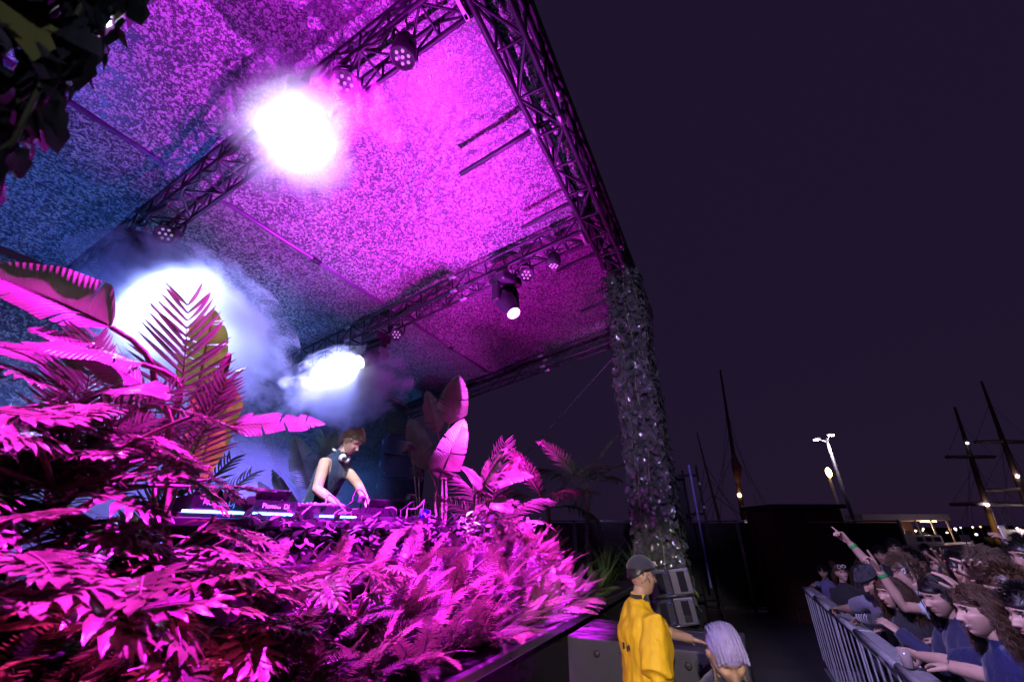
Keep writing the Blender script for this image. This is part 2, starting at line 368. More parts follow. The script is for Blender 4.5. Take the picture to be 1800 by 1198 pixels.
# ---------------------------------------------------------------- stage lights
lens_on = mat('lit_lens', (0.9, 0.9, 1), 0.3, emit=(0.92, 0.95, 1.0), estr=60)
lens_mid = mat('dim_lit_lens', (0.9, 0.9, 1), 0.3, emit=(1.0, 0.95, 0.9), estr=4)
led_dot = mat('led_dot', (0.8, 0.5, 0.9), 0.3, emit=(1.0, 0.75, 1.0), estr=0.25)
shell = mat('fixture_shell', (0.03, 0.026, 0.034), 0.38, var=0.25, vscale=20)
def moving_head(label, p, aim, lens=lens_on, sc=1.0):
    """hung from p; base box, yoke with two arms, barrel head aimed along aim"""
    t = thing('moving_head_light', label, 'stage light', loc=p, group='moving head lights hung under the trusses')
    d = Vector(aim).normalized(); hx = Vector((-d.y, d.x, 0)); hx = hx.normalized() if hx.length > 1e-3 else Vector((1, 0, 0))
    B = frame(hx, (0, 0, 1))
    B3 = B.to_3x3()
    MB().bevbox((0, 0, -0.10 * sc), (0.34 * sc, 0.30 * sc, 0.14 * sc), 0.03 * sc, B3).build('base', shell, t)
    MB().tube([(0, 0, 0.0), (0, 0, 0.12 * sc)], 0.03 * sc).build('clamp', alu, t)
    pv = Vector((0, 0, -0.40 * sc))
    y = MB(); y.bevbox((0, 0, -0.20 * sc), (0.36 * sc, 0.10 * sc, 0.06 * sc), 0.015 * sc, B3)
    for e in (-1, 1): y.bevbox(B3 @ Vector((e * 0.165 * sc, 0, -0.33 * sc)), (0.05 * sc, 0.12 * sc, 0.24 * sc), 0.015 * sc, B3)
    y.build('yoke', shell, t)
    H = frame(Vector((1, 0, 0)), d).to_3x3() if abs(d.x) < 0.9 else frame(Vector((0, 1, 0)), d).to_3x3()
    # frame(): x kept, z as near d as possible -> rebuild so that z is exactly d
    zz = d; xx = hx; yy = zz.cross(xx); H = Matrix((xx, yy, zz)).transposed()
    pr = [(0.06, -0.21), (0.115, -0.20), (0.135, -0.12), (0.135, 0.04), (0.12, 0.10), (0.095, 0.24), (0.10, 0.30), (0.088, 0.31), (0.082, 0.285)]
    MB().lathe([(r * sc, z * sc) for r, z in pr], H, 24, pv).build('barrel', shell, t, True)
    MB().lathe([(0.086 * sc, 0.288 * sc), (0.055 * sc, 0.302 * sc), (0.01 * sc, 0.306 * sc)], H, 20, pv).build('lens', lens, t, True)
    v = MB()
    for k in range(4): v.bevbox(pv + H @ Vector((0, 0.132 * sc, (-0.14 + 0.035 * k) * sc)), (0.12 * sc, 0.02 * sc, 0.012 * sc), 0.003 * sc, H)
    v.build('cooling_fin', shell, t)
    return t, Vector(p) + pv + d * 0.34 * sc
def par_light(label, p, aim, sc=1.0):
    t = thing('par_light', label, 'stage light', loc=p, group='LED par cans on the trusses')
    d = Vector(aim).normalized(); hx = Vector((-d.y, d.x, 0.001)).normalized(); H = Matrix((hx, d.cross(hx), d)).transposed()
    pv = Vector((0, 0, -0.18 * sc))
    MB().lathe([(0.05 * sc, -0.14 * sc), (0.09 * sc, -0.12 * sc), (0.11 * sc, -0.02 * sc), (0.112 * sc, 0.1 * sc), (0.10 * sc, 0.1 * sc), (0.098 * sc, 0.075 * sc)], H, 20, pv).build('can', shell, t, True)
    y = MB()
    for e in (-1, 1): y.tube([pv + hx * (0.125 * sc * e), hx * (0.125 * sc * e) + Vector((0, 0, 0.0))], 0.012 * sc, 6)
    y.tube([hx * (0.125 * sc), hx * (-0.125 * sc)], 0.012 * sc, 6); y.tube([(0, 0, 0), (0, 0, 0.1 * sc)], 0.02 * sc, 6)
    y.build('bracket', shell, t)
    for k in range(7):
        a = k * math.pi / 3; r = 0 if k == 6 else 0.06 * sc
        MB().sphere(pv + H @ Vector((r * math.cos(a), r * math.sin(a), 0.08 * sc)), 0.016 * sc, 8, 6).build('diode', led_dot, t, True)
    return t
def hang(s, w, drop=0.06): return S(s, w, zt(w) - drop)
tocam = lambda p: (CAM - Vector(p))
pA = S(-1.16, 1.18, zt(1.18) - 0.08)
tA, lA = moving_head('blazing white moving head light on the near truss, its lens facing the viewer', pA, tocam(pA - Vector((0, 0, 0.4))), sc=1.25)
BEAM_B = (at(455, 655, 5.4) - at(262, 500, 4.9)).normalized() + Vector((0.0, -0.3, 0.0))
pB = S(-1.08, 4.2, zt(4.2) - 0.06)
tB, lB = moving_head('white moving head light burning inside the biggest smoke cloud', pB, BEAM_B, sc=1.2)
BEAM_C = at(520, 715, 6.6) - at(665, 665, 7.2)
pC = S(2.42, 3.66, zt(3.66) - 0.06)
tC, lC = moving_head('white moving head light above the DJ, with smoke drifting past it', pC, BEAM_C.normalized() + tocam(pC).normalized() * 0.8, sc=1.2)
pD = S(2.45, 0.92, zt(0.92) - 0.06)
tD, lD = moving_head('dark moving head light tilted down with a dim lens', pD, Vector((0.36, -0.42, -0.83)), lens_mid, sc=1.25)
par_light('small LED par can beside the tilted moving head', S(2.45, 0.55, zt(0.55) - 0.02), Vector((0.1, -0.7, -0.7)), 1.0)
par_light('small LED par can above the smoke on the middle truss', S(2.5, 3.25, zt(3.25) - 0.02), Vector((0.1, -0.8, -0.6)), 1.0)
par_light('small LED par can above the largest smoke cloud', S(-0.98, 3.75, zt(3.75) - 0.02), Vector((0.3, -0.8, -0.6)), 1.0)
par_light('added LED par can near the edge bracket of the truss with the tilted head', S(2.45, 0.05, zt(0.05) - 0.02), Vector((-0.1, 0.1, -1.0)), 1.0)  # this can and the next are added to carry the front wash spots
par_light('added LED par can near the edge bracket of the truss with the blazing light', S(-1.05, 0.10, zt(0.10) - 0.02), Vector((-0.1, 0.1, -1.0)), 1.0)
par_light('small LED par can next to the brightest light', S(-1.1, 0.75, zt(0.75) - 0.02), Vector((0.3, -0.8, -0.6)), 1.0)
# the lamps inside those heads
lamp('moving_head_lamp', 'SPOT', lA, lA + tocam(lA), 130, (0.80, 0.86, 1.0), 0.08, 150, 0.9).data.use_shadow = True
lamp('moving_head_lamp', 'SPOT', lB, lB + BEAM_B, 3800, (0.30, 0.38, 1.0), 0.08, 168, 0.5)
lamp('moving_head_lamp', 'SPOT', lB, lB + BEAM_B, 15000, (0.36, 0.42, 1.0), 0.08, 46, 1.0)
lamp('moving_head_lamp', 'SPOT', lC, lC + BEAM_C, 1500, (0.32, 0.36, 1.0), 0.08, 160, 1.0)
lamp('moving_head_lamp', 'SPOT', lC, lC + BEAM_C, 6500, (0.36, 0.38, 1.0), 0.08, 70, 1.0)
# cables looped along the trusses
cabm = mat('cable_rubber', (0.012, 0.012, 0.014), 0.5)
for i, (s, wa, wb_, lab) in enumerate([(-1.2, 0.2, 4.2, 'black power cable looped along the near cross truss'), (2.3, 0.3, 4.0, 'black power cable looped along the middle cross truss')]):
    pts = []
    for k in range(60):
        w = wa + (wb_ - wa) * k / 59; pts.append(S(s + 0.03 * math.sin(k * 1.3), w, zt(w) - 0.02 - 0.10 * abs(math.sin(k * 0.32))))
    tag(MB().tube(pts, 0.014, 6).build('power_cable', cabm, None, True), lab, 'cable', 'cables on the trusses')

# ---------------------------------------------------------------- stage smoke
def smoke_mat(name, dens, scale, seed, thr=0.45, col=(0.9, 0.92, 1.0), ani=0.25, core=0.0):
    m = bpy.data.materials.new(name); m.use_nodes = True; nt = m.node_tree; N = nt.nodes; L = nt.links
    N.remove(N['Principled BSDF']); out = N['Material Output']
    pv = N.new('ShaderNodeVolumePrincipled'); pv.inputs['Color'].default_value = (*col, 1); pv.inputs['Anisotropy'].default_value = ani
    tc = N.new('ShaderNodeTexCoord')
    ln = N.new('ShaderNodeVectorMath'); ln.operation = 'LENGTH'; L.new(tc.outputs['Object'], ln.inputs[0])
    fall = N.new('ShaderNodeMapRange'); fall.inputs[1].default_value = 1.0; fall.inputs[2].default_value = 0.15; fall.interpolation_type = 'SMOOTHSTEP'
    L.new(ln.outputs['Value'], fall.inputs[0])
    geo = N.new('ShaderNodeNewGeometry')
    nz = N.new('ShaderNodeTexNoise'); nz.noise_dimensions = '4D'; nz.inputs['W'].default_value = seed; nz.inputs['Scale'].default_value = scale; nz.inputs['Detail'].default_value = 6; nz.inputs['Roughness'].default_value = 0.62; nz.inputs['Distortion'].default_value = 0.9
    L.new(tc.outputs['Object'], nz.inputs['Vector'])
    # density = max(0, fall + noise - threshold)
    a = N.new('ShaderNodeMath'); a.operation = 'MULTIPLY_ADD'; a.inputs[1].default_value = 2.6; L.new(nz.outputs['Fac'], a.inputs[0]); L.new(fall.outputs[0], a.inputs[2])
    b = N.new('ShaderNodeMapRange'); b.inputs[1].default_value = thr + 1.0; b.inputs[2].default_value = thr + 1.65; b.inputs[3].default_value = 0; b.inputs[4].default_value = dens; b.interpolation_type = 'SMOOTHSTEP'
    L.new(a.outputs[0], b.inputs[0])
    m.cycles.volume_step_rate = 0.6
    L.new(b.outputs[0], pv.inputs['Density']); L.new(pv.outputs[0], out.inputs['Volume'])
    return m
def smoke(label, c, r, rot, m):
    o = MB().sphere((0, 0, 0), 1.0, 20, 12).build('smoke', m, None, True)
    o.matrix_world = Matrix.Translation(c) @ rot.to_4x4() @ Matrix.Diagonal((*r, 1))
    o['smoke'] = 1
    return tag(o, label, 'smoke', kind='stuff')
I3 = Matrix.Identity(3)
def along(u0, v0, k0, u1, v1, k1):
    p = at(u0, v0, k0); q = at(u1, v1, k1); return (p + q) / 2, (q - p).length / 2, frame(q - p, (0, 0, 1)).to_3x3()
c, h, R = along(190, 450, 4.6, 470, 680, 5.4)
smoke('billowing white smoke cloud hanging behind the palm fronds at the near end', c, (h * 1.3, 0.95, 0.95), R, smoke_mat('smoke_large', 3.6, 3.0, 1.7, 0.30))
c, h, R = along(515, 705, 6.5, 700, 668, 7.2)
smoke('thin bluish smoke cloud drifting just above the DJ', c, (h * 1.35, 0.85, 0.8), R, smoke_mat('smoke_small', 3.0, 3.0, 5.1, 0.34))
smoke('soft ball of smoke added to stand for glare round the brightest light', lA + tocam(lA).normalized() * 0.1, (0.85, 0.85, 0.85), I3, smoke_mat('smoke_bloom', 2.0, 1.6, 9.3, 0.62))  # smoke ball imitates lens bloom besides smoke in the air
def mist_mat(name, dens, seed):
    m = smoke_mat(name, dens, 1.5, seed, 0.45); return m
mist = smoke('low blue mist drifting across the back of the stage behind the DJ', S(0.9, 4.3, 2.3), (4.4, 1.5, 1.5), STAGE_R, mist_mat('smoke_low_mist', 0.65, 3.3))
# ---------------------------------------------------------------- leaf materials
def leaf_mat(name, color, rough=0.35, trans=0.25, veins=0.0, var=0.35, spec=0.5):
    m = mat(name, color, rough, var=var, vscale=6, trans=trans, spec=spec)
    if veins:
        nt = m.node_tree; N = nt.nodes; L = nt.links
        uv = N.new('ShaderNodeUVMap'); sp = N.new('ShaderNodeSeparateXYZ'); L.new(uv.outputs[0], sp.inputs[0])
        ab = N.new('ShaderNodeMath'); ab.operation = 'MULTIPLY_ADD'; ab.inputs[1].default_value = -0.10
        av = N.new('ShaderNodeMath'); av.operation = 'ABSOLUTE'; L.new(sp.outputs[1], av.inputs[0]); L.new(av.outputs[0], ab.inputs[0]); L.new(sp.outputs[0], ab.inputs[2])
        mu = N.new('ShaderNodeMath'); mu.operation = 'MULTIPLY'; mu.inputs[1].default_value = veins; L.new(ab.outputs[0], mu.inputs[0])
        si = N.new('ShaderNodeMath'); si.operation = 'SINE'; L.new(mu.outputs[0], si.inputs[0])
        bp = N.new('ShaderNodeBump'); bp.inputs['Strength'].default_value = 0.35; bp.inputs['Distance'].default_value = 0.006
        L.new(si.outputs[0], bp.inputs['Height']); L.new(bp.outputs[0], N['Principled BSDF'].inputs['Normal'])
    return m
m_banana = leaf_mat('banana_leaf_green', (0.12, 0.20, 0.07), 0.34, 0.3, veins=150)
m_yellow = leaf_mat('yellowing_leaf', (0.36, 0.40, 0.05), 0.4, 0.6, veins=150)
m_brown = leaf_mat('dry_leaf', (0.26, 0.15, 0.05), 0.6, 0.3, veins=120)
m_fern = leaf_mat('fern_green', (0.13, 0.22, 0.06), 0.36, 0.16)
m_fernd = leaf_mat('fern_dark_green', (0.04, 0.08, 0.03), 0.34, 0.14)
m_phil = leaf_mat('lobed_leaf_green', (0.10, 0.18, 0.05), 0.24, 0.14, var=0.6, spec=0.6)
m_palm = leaf_mat('palm_green', (0.08, 0.14, 0.05), 0.36, 0.25)
m_hedge = leaf_mat('hedge_leaf', (0.07, 0.11, 0.07), 0.45, 0.15)
m_ivy = leaf_mat('ivy_leaf', (0.05, 0.062, 0.05), 0.16, 0.12, spec=0.7)
m_ivy2 = leaf_mat('young_ivy_leaf', (0.20, 0.26, 0.05), 0.3, 0.3)
m_stem = mat('plant_stem', (0.12, 0.15, 0.05), 0.5, var=0.3)
m_bark = mat('palm_bark', (0.12, 0.09, 0.06), 0.85, var=0.4, bump=0.5)
rnd = random.Random(7)

def grid_mesh(name, rows, mats, uvs=None, mi=None):
    """rows: list of equal-length point rows -> quads"""
    m = MB(); n = len(rows[0]); v = [p for r in rows for p in r]
    f = [(i * n + j, i * n + j + 1, (i + 1) * n + j + 1, (i + 1) * n + j) for i in range(len(rows) - 1) for j in range(n - 1)]
    m.add(v, f); return m
def set_uv(me, uvs):
    lay = me.uv_layers.new(name='UVMap'); li = np.zeros(len(me.loops), dtype=np.int32); me.loops.foreach_get('vertex_index', li)
    arr = np.array(uvs, dtype=np.float32)[li]; lay.data.foreach_set('uv', arr.ravel())

# ---- big paddle leaves (banana / bird of paradise): x along the rib, y across, z up
def paddle_mesh(name, L, W, m, droop=0.3, fold=0.35, tears=4, seed=0, curl=0.0):
    r = random.Random(seed); nL = 44; nW = 7; mb = MB(); uvs = []
    def rib(t):
        x = L * (t - 0.10 * droop * t * t); return Vector((x, 0, -L * droop * 0.55 * t ** 2.2))
    def half(t):
        if t <= 0: return 0.0
        return W * 0.5 * (min(1, t / 0.16) ** 0.6) * (max(0, 1 - t ** 2.4)) ** 0.72
    cuts = {sd: sorted(r.uniform(0.15, 0.95) for _ in range(r.randint(max(0, tears - 2), tears + 2))) for sd in (-1, 1)}
    for sd in (-1, 1):
        edges = [0.0] + cuts[sd] + [1.0]
        for k in range(len(edges) - 1):
            a, b = edges[k], edges[k + 1]
            if b - a < 0.02: continue
            n = max(2, int(nL * (b - a)) + 1); sag = r.uniform(-0.10, 0.24) * (1 if tears else 0.2); sw = r.uniform(-0.03, 0.08) if tears else 0
            rows = []
            for i in range(n + 1):
                q = i / n; t = a + (b - a) * q; row = []
                for j in range(nW + 1):
                    y = j / nW; p = rib(t); hw = half(t)
                    gap = (0.010 * L * y ** 1.5) * ((1 if q < 0.08 and k > 0 else 0) - (1 if q > 0.92 and k < len(edges) - 2 else 0))
                    ang = fold * (1 - 0.6 * y) - sag * y * y - curl * y
                    p = p + Vector((0.22 * hw * y + gap + sw * hw * y, sd * hw * y * math.cos(ang), hw * y * math.sin(ang) + 0.012 * L * math.sin(t * 17 + sd) * y * y))
                    row.append(p); uvs.append((t, sd * y))
                rows.append(row)
            w = len(rows[0]); o = len(mb.v)
            mb.add([p for rr in rows for p in rr], [(i * w + j, i * w + j + 1, (i + 1) * w + j + 1, (i + 1) * w + j) for i in range(n) for j in range(w - 1)])
    nb = len(mb.v)
    mb.cur = 1; mb.tube([rib(t / 14) + Vector((0, 0, -0.004 * L)) for t in range(15)], [0.017 * L * (1 - 0.85 * t / 14) for t in range(15)], 6)
    uvs += [(0, 0)] * (len(mb.v) - nb)
    me = mb.mesh(name, [m, m_stem], True); set_uv(me, uvs); return me
def paddle_leaf(parent, base, tip, W, up, root=None, m=None, droop=0.25, fold=0.35, tears=4, seed=0, curl=0.0, name='leaf'):
    base = Vector(base); tip = Vector(tip); d = tip - base; L = d.length * 1.06
    me = paddle_mesh(name, L, W, m or m_banana, droop, fold, tears, seed, curl)
    # tilt the rib up so that the drooping tip ends at 'tip'
    M = frame(d, up, base); M = M @ Matrix.Rotation(-math.atan2(droop * 0.55, 1 - 0.1 * droop), 4, 'Y')
    o = obj(name, me, parent); o.matrix_world = M
    if parent is not None: o.matrix_local = parent.matrix_world.inverted() @ M
    if root is not None:
        root = Vector(root); xd = (M.to_3x3() @ Vector((1, 0, 0)))
        pts = []
        for i in range(13):
            t = i / 12; a = root.lerp(base, t); ctrl = base - xd * (base - root).length * 0.5
            pts.append((1 - t) ** 2 * root + 2 * t * (1 - t) * ctrl + t * t * base)
        inv = parent.matrix_world.inverted() if parent is not None else Matrix.Identity(4)
        MB().tube([inv @ p for p in pts], [0.020 - 0.008 * i / 12 for i in range(13)], 7).build('stalk', m_stem, parent, True)
    return o
# ---- fern frond
def fern_mesh(name, L, W, m, n=34, droop=0.6, seed=0, pw=0.5):
    r = random.Random(seed); mb = MB()
    def rib(t): return Vector((L * (t - 0.22 * droop * t * t), 0.03 * L * math.sin(t * 3 + seed), L * (0.12 * t - droop * 0.55 * t ** 2)))
    for i in range(2, n):
        t = i / n; p = rib(t); d = (rib(t + 0.01) - rib(t - 0.01)).normalized()
        ln = W * 0.5 * min(1, (t * 6) ** 0.7) * (1 - t ** 2.6) ** 0.8 + 0.006
        hw = L / n * pw
        for sd in (-1, 1):
            a = 0.28 + 0.35 * t + r.uniform(-0.06, 0.06); y = Vector((0, sd, 0)); dr = r.uniform(0.02, 0.22)
            ax = (d * math.sin(a) + y * math.cos(a)).normalized()
            q = []
            for k, (f, w) in enumerate(((0, 0.55), (0.35, 1.0), (0.75, 0.7), (1.0, 0.12))):
                c = p + ax * ln * f + Vector((0, 0, -dr * ln * f * f + 0.06 * ln * f)); q.append((c - d * hw * w, c + d * hw * w))
            mb.add([x for pr in q for x in pr], [(2 * k, 2 * k + 1, 2 * k + 3, 2 * k + 2) for k in range(3)])
    mb.cur = 1; mb.tube([rib(i / 9) for i in range(10)], [0.0035 * (1.2 - i / 9) for i in range(10)], 4, False)
    return mb.mesh(name, [m, m_stem], False)
FERN = [fern_mesh('frond', 0.42 + 0.05 * (i % 3), 0.125 + 0.02 * (i % 2), m_fern if i % 3 else m_fernd, 34 + 4 * (i % 2), 0.35 + 0.14 * (i % 4), i, 0.30) for i in range(7)]
def basis_leaf(az, el, roll=0.0):
    x = Vector((math.cos(az) * math.cos(el), math.sin(az) * math.cos(el), math.sin(el)))
    up = Vector((0, 0, 1)) if el < 1.2 else Vector((-math.cos(az), -math.sin(az), 0.2))
    return frame(x, up) @ Matrix.Rotation(roll, 4, 'X')
def rosette(name, label, cat, loc, meshes, n, az0, azw, el, sc, group=None, part='frond', jitter=0.05, r=rnd):
    t = thing(name, label, cat, loc, group)
    for i in range(n):
        az = az0 + azw * ((i + 0.5) / n - 0.5) + r.uniform(-0.25, 0.25); e = r.uniform(*el); s = sc * r.uniform(0.75, 1.2)
        M = Matrix.Translation((r.uniform(-jitter, jitter), r.uniform(-jitter, jitter), r.uniform(0, 0.04))) @ basis_leaf(az, e, r.uniform(-0.5, 0.5)) @ Matrix.Scale(s, 4)
        obj(part, meshes[r.randrange(len(meshes))], t, M)
    return t
AZF = math.atan2(-BX.y, -BX.x)             # towards the pit
# ---- lobed philodendron leaf
def lobed_mesh(name, L, m, pairs=7, seed=0, ruffle=1.0, droop=0.4):
    r = random.Random(seed); mb = MB()
    def rib(t): return Vector((L * t * (1 - 0.1 * droop * t), 0, -droop * 0.4 * L * t * t))
    def lobe(p, ang, ln, wd, sd, ph):
        n = 8; rows = []; side = Vector((math.cos(ang), sd * math.sin(ang), 0)); cr = Vector((-side.y, side.x, 0))
        for i in range(n + 1):
            t = i / n; c = p + side * ln * t + cr * (-sd * 0.16 * ln * t * t) + Vector((0, 0, ln * (0.14 * t - 0.24 * t * t)))
            w = wd * (0.75 + 0.55 * math.sin(math.pi * min(1, t * 1.15)) ) * (1 - t ** 5) ** 0.7 * (1 + 0.22 * math.sin(t * 15 + ph))
            ruf = 0.022 * ln * ruffle * math.sin(t * 11 + ph)
            rows.append([c + cr * w + Vector((0, 0, ruf + 0.15 * w)), c + cr * w * 0.45 + Vector((0, 0, 0.03 * w)), c, c - cr * w * 0.45 + Vector((0, 0, 0.03 * w)), c - cr * w + Vector((0, 0, -ruf + 0.15 * w))])
        w_ = 5; mb.add([q for rr in rows for q in rr], [(i * w_ + j, i * w_ + j + 1, (i + 1) * w_ + j + 1, (i + 1) * w_ + j) for i in range(n) for j in range(4)])
    for i in range(pairs):
        t = i / pairs; ang = 2.15 - 1.75 * t ** 0.8
        ln = L * (0.46 + 0.22 * math.sin(math.pi * (t * 0.75 + 0.12))) * r.uniform(0.85, 1.12) * (1 - 0.35 * t)
        for sd in (-1, 1): lobe(rib(t * 0.82) + Vector((0, sd * 0.004, 0)), ang + r.uniform(-0.08, 0.08), ln, L * 0.047 * r.uniform(0.85, 1.25), sd, r.uniform(0, 6))
    lobe(rib(0.74), 0.0, L * 0.42, L * 0.07, 1, r.uniform(0, 6))
    # web along the rib
    rows = [[rib(t / 10) + Vector((0, y * L * 0.17 * (1 - 0.5 * t / 10), 0.004 + abs(y) * 0.02 * L)) for y in (-1, -0.4, 0, 0.4, 1)] for t in range(10)]
    mb.add([q for rr in rows for q in rr], [(i * 5 + j, i * 5 + j + 1, (i + 1) * 5 + j + 1, (i + 1) * 5 + j) for i in range(9) for j in range(4)])
    mb.cur = 1; mb.tube([rib(i / 10) + Vector((0, 0, 0.006)) for i in range(11)], [0.012 * L * (1.15 - i / 10) for i in range(11)], 5)
    return mb.mesh(name, [m, m_stem], True)
LOBED = [lobed_mesh('lobed_leaf', 0.29, m_phil, 6 + i % 3, i, 0.8 + 0.3 * (i % 2), 0.25 + 0.15 * (i % 3)) for i in range(6)]
def lobed_plant(label, loc, n, az0, azw, el, sc, reach, group='lobed philodendrons in the planting', r=rnd):
    t = thing('philodendron', label, 'plant', loc, group)
    for i in range(n):
        az = az0 + azw * ((i + 0.5) / n - 0.5) + r.uniform(-0.2, 0.2); e = r.uniform(*el)
        d = Vector((math.cos(az) * math.cos(e), math.sin(az) * math.cos(e), math.sin(e))); R = reach * r.uniform(0.6, 1.15)
        end = d * R; bend = Vector((math.cos(az), math.sin(az), 0)) * R * 0.18
        pts = [Vector((0, 0, 0)).lerp(end, k / 8) + bend * (k / 8) ** 2 - Vector((0, 0, 0.05 * R * (k / 8) ** 2)) for k in range(9)]
        MB().tube(pts, [0.010 * (1.2 - 0.5 * k / 8) for k in range(9)], 6).build('stalk', m_stem, t, True)
        s = sc * r.uniform(0.62, 1.0); lx = Vector((math.cos(az), math.sin(az), r.uniform(-0.55, 0.15)))
        nrm = Vector((math.cos(az) * 1.0, math.sin(az) * 1.0, 0.7)) + Vector((r.uniform(-.3, .3), r.uniform(-.3, .3), 0))
        M = frame(lx, nrm, pts[-1]) @ Matrix.Scale(s, 4)
        obj('leaf', LOBED[r.randrange(len(LOBED))], t, M)
    return t
# ---- palm frond
def palm_mesh(name, L, W, m, n=30, droop=0.5, leaf_droop=0.5, seed=0, width=0.012, vee=0.5):
    r = random.Random(seed); mb = MB()
    def rib(t): return Vector((L * (t - 0.25 * droop * t * t), 0, -L * droop * 0.6 * t ** 2))
    for i in range(3, n + 1):
        t = i / n; p = rib(t); d = (rib(t + 0.01) - rib(t - 0.01)).normalized()
        ln = W * 0.5 * min(1, (t * 4) ** 0.6) * (1 - 0.55 * t ** 2.5)
        for sd in (-1, 1):
            a = 0.45 + 0.5 * t + r.uniform(-0.1, 0.1); ax = (d * math.sin(a) + Vector((0, sd, 0)) * math.cos(a)).normalized(); up = d.cross(ax) * (sd)
            up = up if up.z > 0 else -up; ld = leaf_droop * r.uniform(0.5, 1.5); q = []; N = 6; cr = ax.cross(Vector((0, 0, 1))).normalized()
            for k in range(N + 1):
                f = k / N; c = p + ax * ln * f + Vector((0, 0, vee * ln * f * 0.5 - ld * ln * f * f)); w = width * L * (math.sin(math.pi * (0.12 + 0.88 * f)) ** 0.7 + 0.02) * 0.5
                q.append((c - cr * w, c + Vector((0, 0, -0.3 * w)), c + cr * w))
            mb.add([x for pr in q for x in pr], [(3 * k + j, 3 * k + j + 1, 3 * k + j + 4, 3 * k + j + 3) for k in range(N) for j in range(2)])
    mb.cur = 1; mb.tube([rib(i / 12) for i in range(13)], [0.010 * L * (1.1 - i / 12) for i in range(13)], 5)
    return mb.mesh(name, [m, m_stem], False)
PALM = [palm_mesh('frond', 0.9, 0.62, m_palm, 21, 0.45, 0.5, 1, 0.022), palm_mesh('frond', 0.9, 0.55, m_palm, 28, 0.7, 0.7, 2, 0.022), palm_mesh('frond', 1.0, 0.5, m_palm, 34, 0.35, 0.35, 3, 0.014, 0.8)]
def fan_mesh(name, R, m, n=26, spread=4.2, droop=0.6, seed=0):
    r = random.Random(seed); mb = MB()
    for i in range(n):
        a = -spread / 2 + spread * i / (n - 1); ln = R * (0.85 + 0.2 * math.cos(a)) * r.uniform(0.9, 1.08); ax = Vector((math.cos(a), math.sin(a), 0)); cr = Vector((-ax.y, ax.x, 0)); q = []
        for k in range(9):
            f = k / 8; c = ax * ln * f + Vector((0, 0, 0.15 * ln * f - droop * ln * max(0, f - 0.35) ** 1.7 * 1.6)); w = 0.035 * R * (0.25 + math.sin(math.pi * min(1, f * 0.9 + 0.1))) * (1 - f ** 4)
            q.append((c - cr * w + Vector((0, 0, 0.4 * w)), c, c + cr * w + Vector((0, 0, 0.4 * w))))
        mb.add([x for pr in q for x in pr], [(3 * k + j, 3 * k + j + 1, 3 * k + j + 4, 3 * k + j + 3) for k in range(8) for j in range(2)])
    return mb.mesh(name, m, False)
FAN = [fan_mesh('fan_leaf', 0.42, m_palm, 26, 4.0, 0.9, 1), fan_mesh('fan_leaf', 0.40, m_palm, 24, 3.4, 1.2, 2)]
def palm_plant(name, label, loc, meshes, spec, group=None, trunk=0.0, stalk=True):
    """spec: list of (azimuth, elevation, scale, stalk length, roll)"""
    t = thing(name, label, 'palm', loc, group)
    if trunk: MB().tube([(0.02 * math.sin(k), 0.02 * math.cos(k * 2), trunk * k / 8) for k in range(9)], [0.05 * (1.2 - 0.4 * k / 8) * (1 + 0.12 * (k % 2)) for k in range(9)], 9).build('trunk', m_bark, t, True)
    for i, (az, el, s, sl, roll) in enumerate(spec):
        d = Vector((math.cos(az) * math.cos(el), math.sin(az) * math.cos(el), math.sin(el))); o = Vector((0, 0, trunk))
        if stalk and sl: MB().tube([o, o + d * sl * 0.5 + Vector((0, 0, 0.02)), o + d * sl], [0.011, 0.008, 0.006], 6).build('stalk', m_stem, t, True)
        obj('frond', meshes[i % len(meshes)], t, Matrix.Translation(o + d * sl) @ basis_leaf(az, el, roll) @ Matrix.Scale(s, 4))
    return t

# ================================================================ the planting bank
soil = mat('planter_box', (0.02, 0.017, 0.015), 0.9, var=0.4)
pl = thing('planter', 'dark stepped planter box along the stage front under the ferns', 'planter', M=SM(0, 0, 1.2))
for (w, h) in ((0.30, 0.16), (0.52, 0.40), (0.74, 0.62)):
    MB().bevbox((0.4, w, h / 2 + 0.003), (7.2, 0.215, h), 0.01).build('step', soil, pl)
MB().bevbox((-2.6, 1.3, 0.30), (1.9, 0.85, 0.6), 0.01).build('step', soil, pl)
# ferns in three rows
NEAR = ['lowest', 'middle', 'upper']
frnd = random.Random(21)
for row, (w, z, s0, s1, n, sc) in enumerate(((0.12, 1.24, -2.75, 3.45, 26, 0.95), (0.36, 1.42, -2.6, 3.5, 24, 1.0), (0.60, 1.66, -1.0, 3.4, 17, 0.9))):
    for i in range(n):
        s = s0 + (s1 - s0) * (i + 0.5) / n + frnd.uniform(-0.07, 0.07)
        big = 1.0 + (0.15 if 0.0 < s < 2.8 else 0.0)
        rosette('fern', 'feathery fern in the %s row of the bank, %s from the near end' % (NEAR[row], ORD[i]), 'fern', S(s, w + frnd.uniform(-0.04, 0.04), z), FERN, 10, AZF, 4.6, (0.15, 1.25), sc * big, 'ferns along the stage front', r=frnd)
# clumps of finer fern on the bright far end
for i in range(9):
    s = 1.9 + 0.22 * i; rosette('fern', 'bright fern clump at the far end of the bank, %s towards the subwoofer' % ORD[i], 'fern', S(s, 0.62 + 0.25 * (i % 3), 1.75 + 0.12 * (i % 2) - 0.03 * i), FERN, 13, AZF, 6.0, (0.2, 1.4), 0.95, 'fern clumps at the far end', r=frnd)
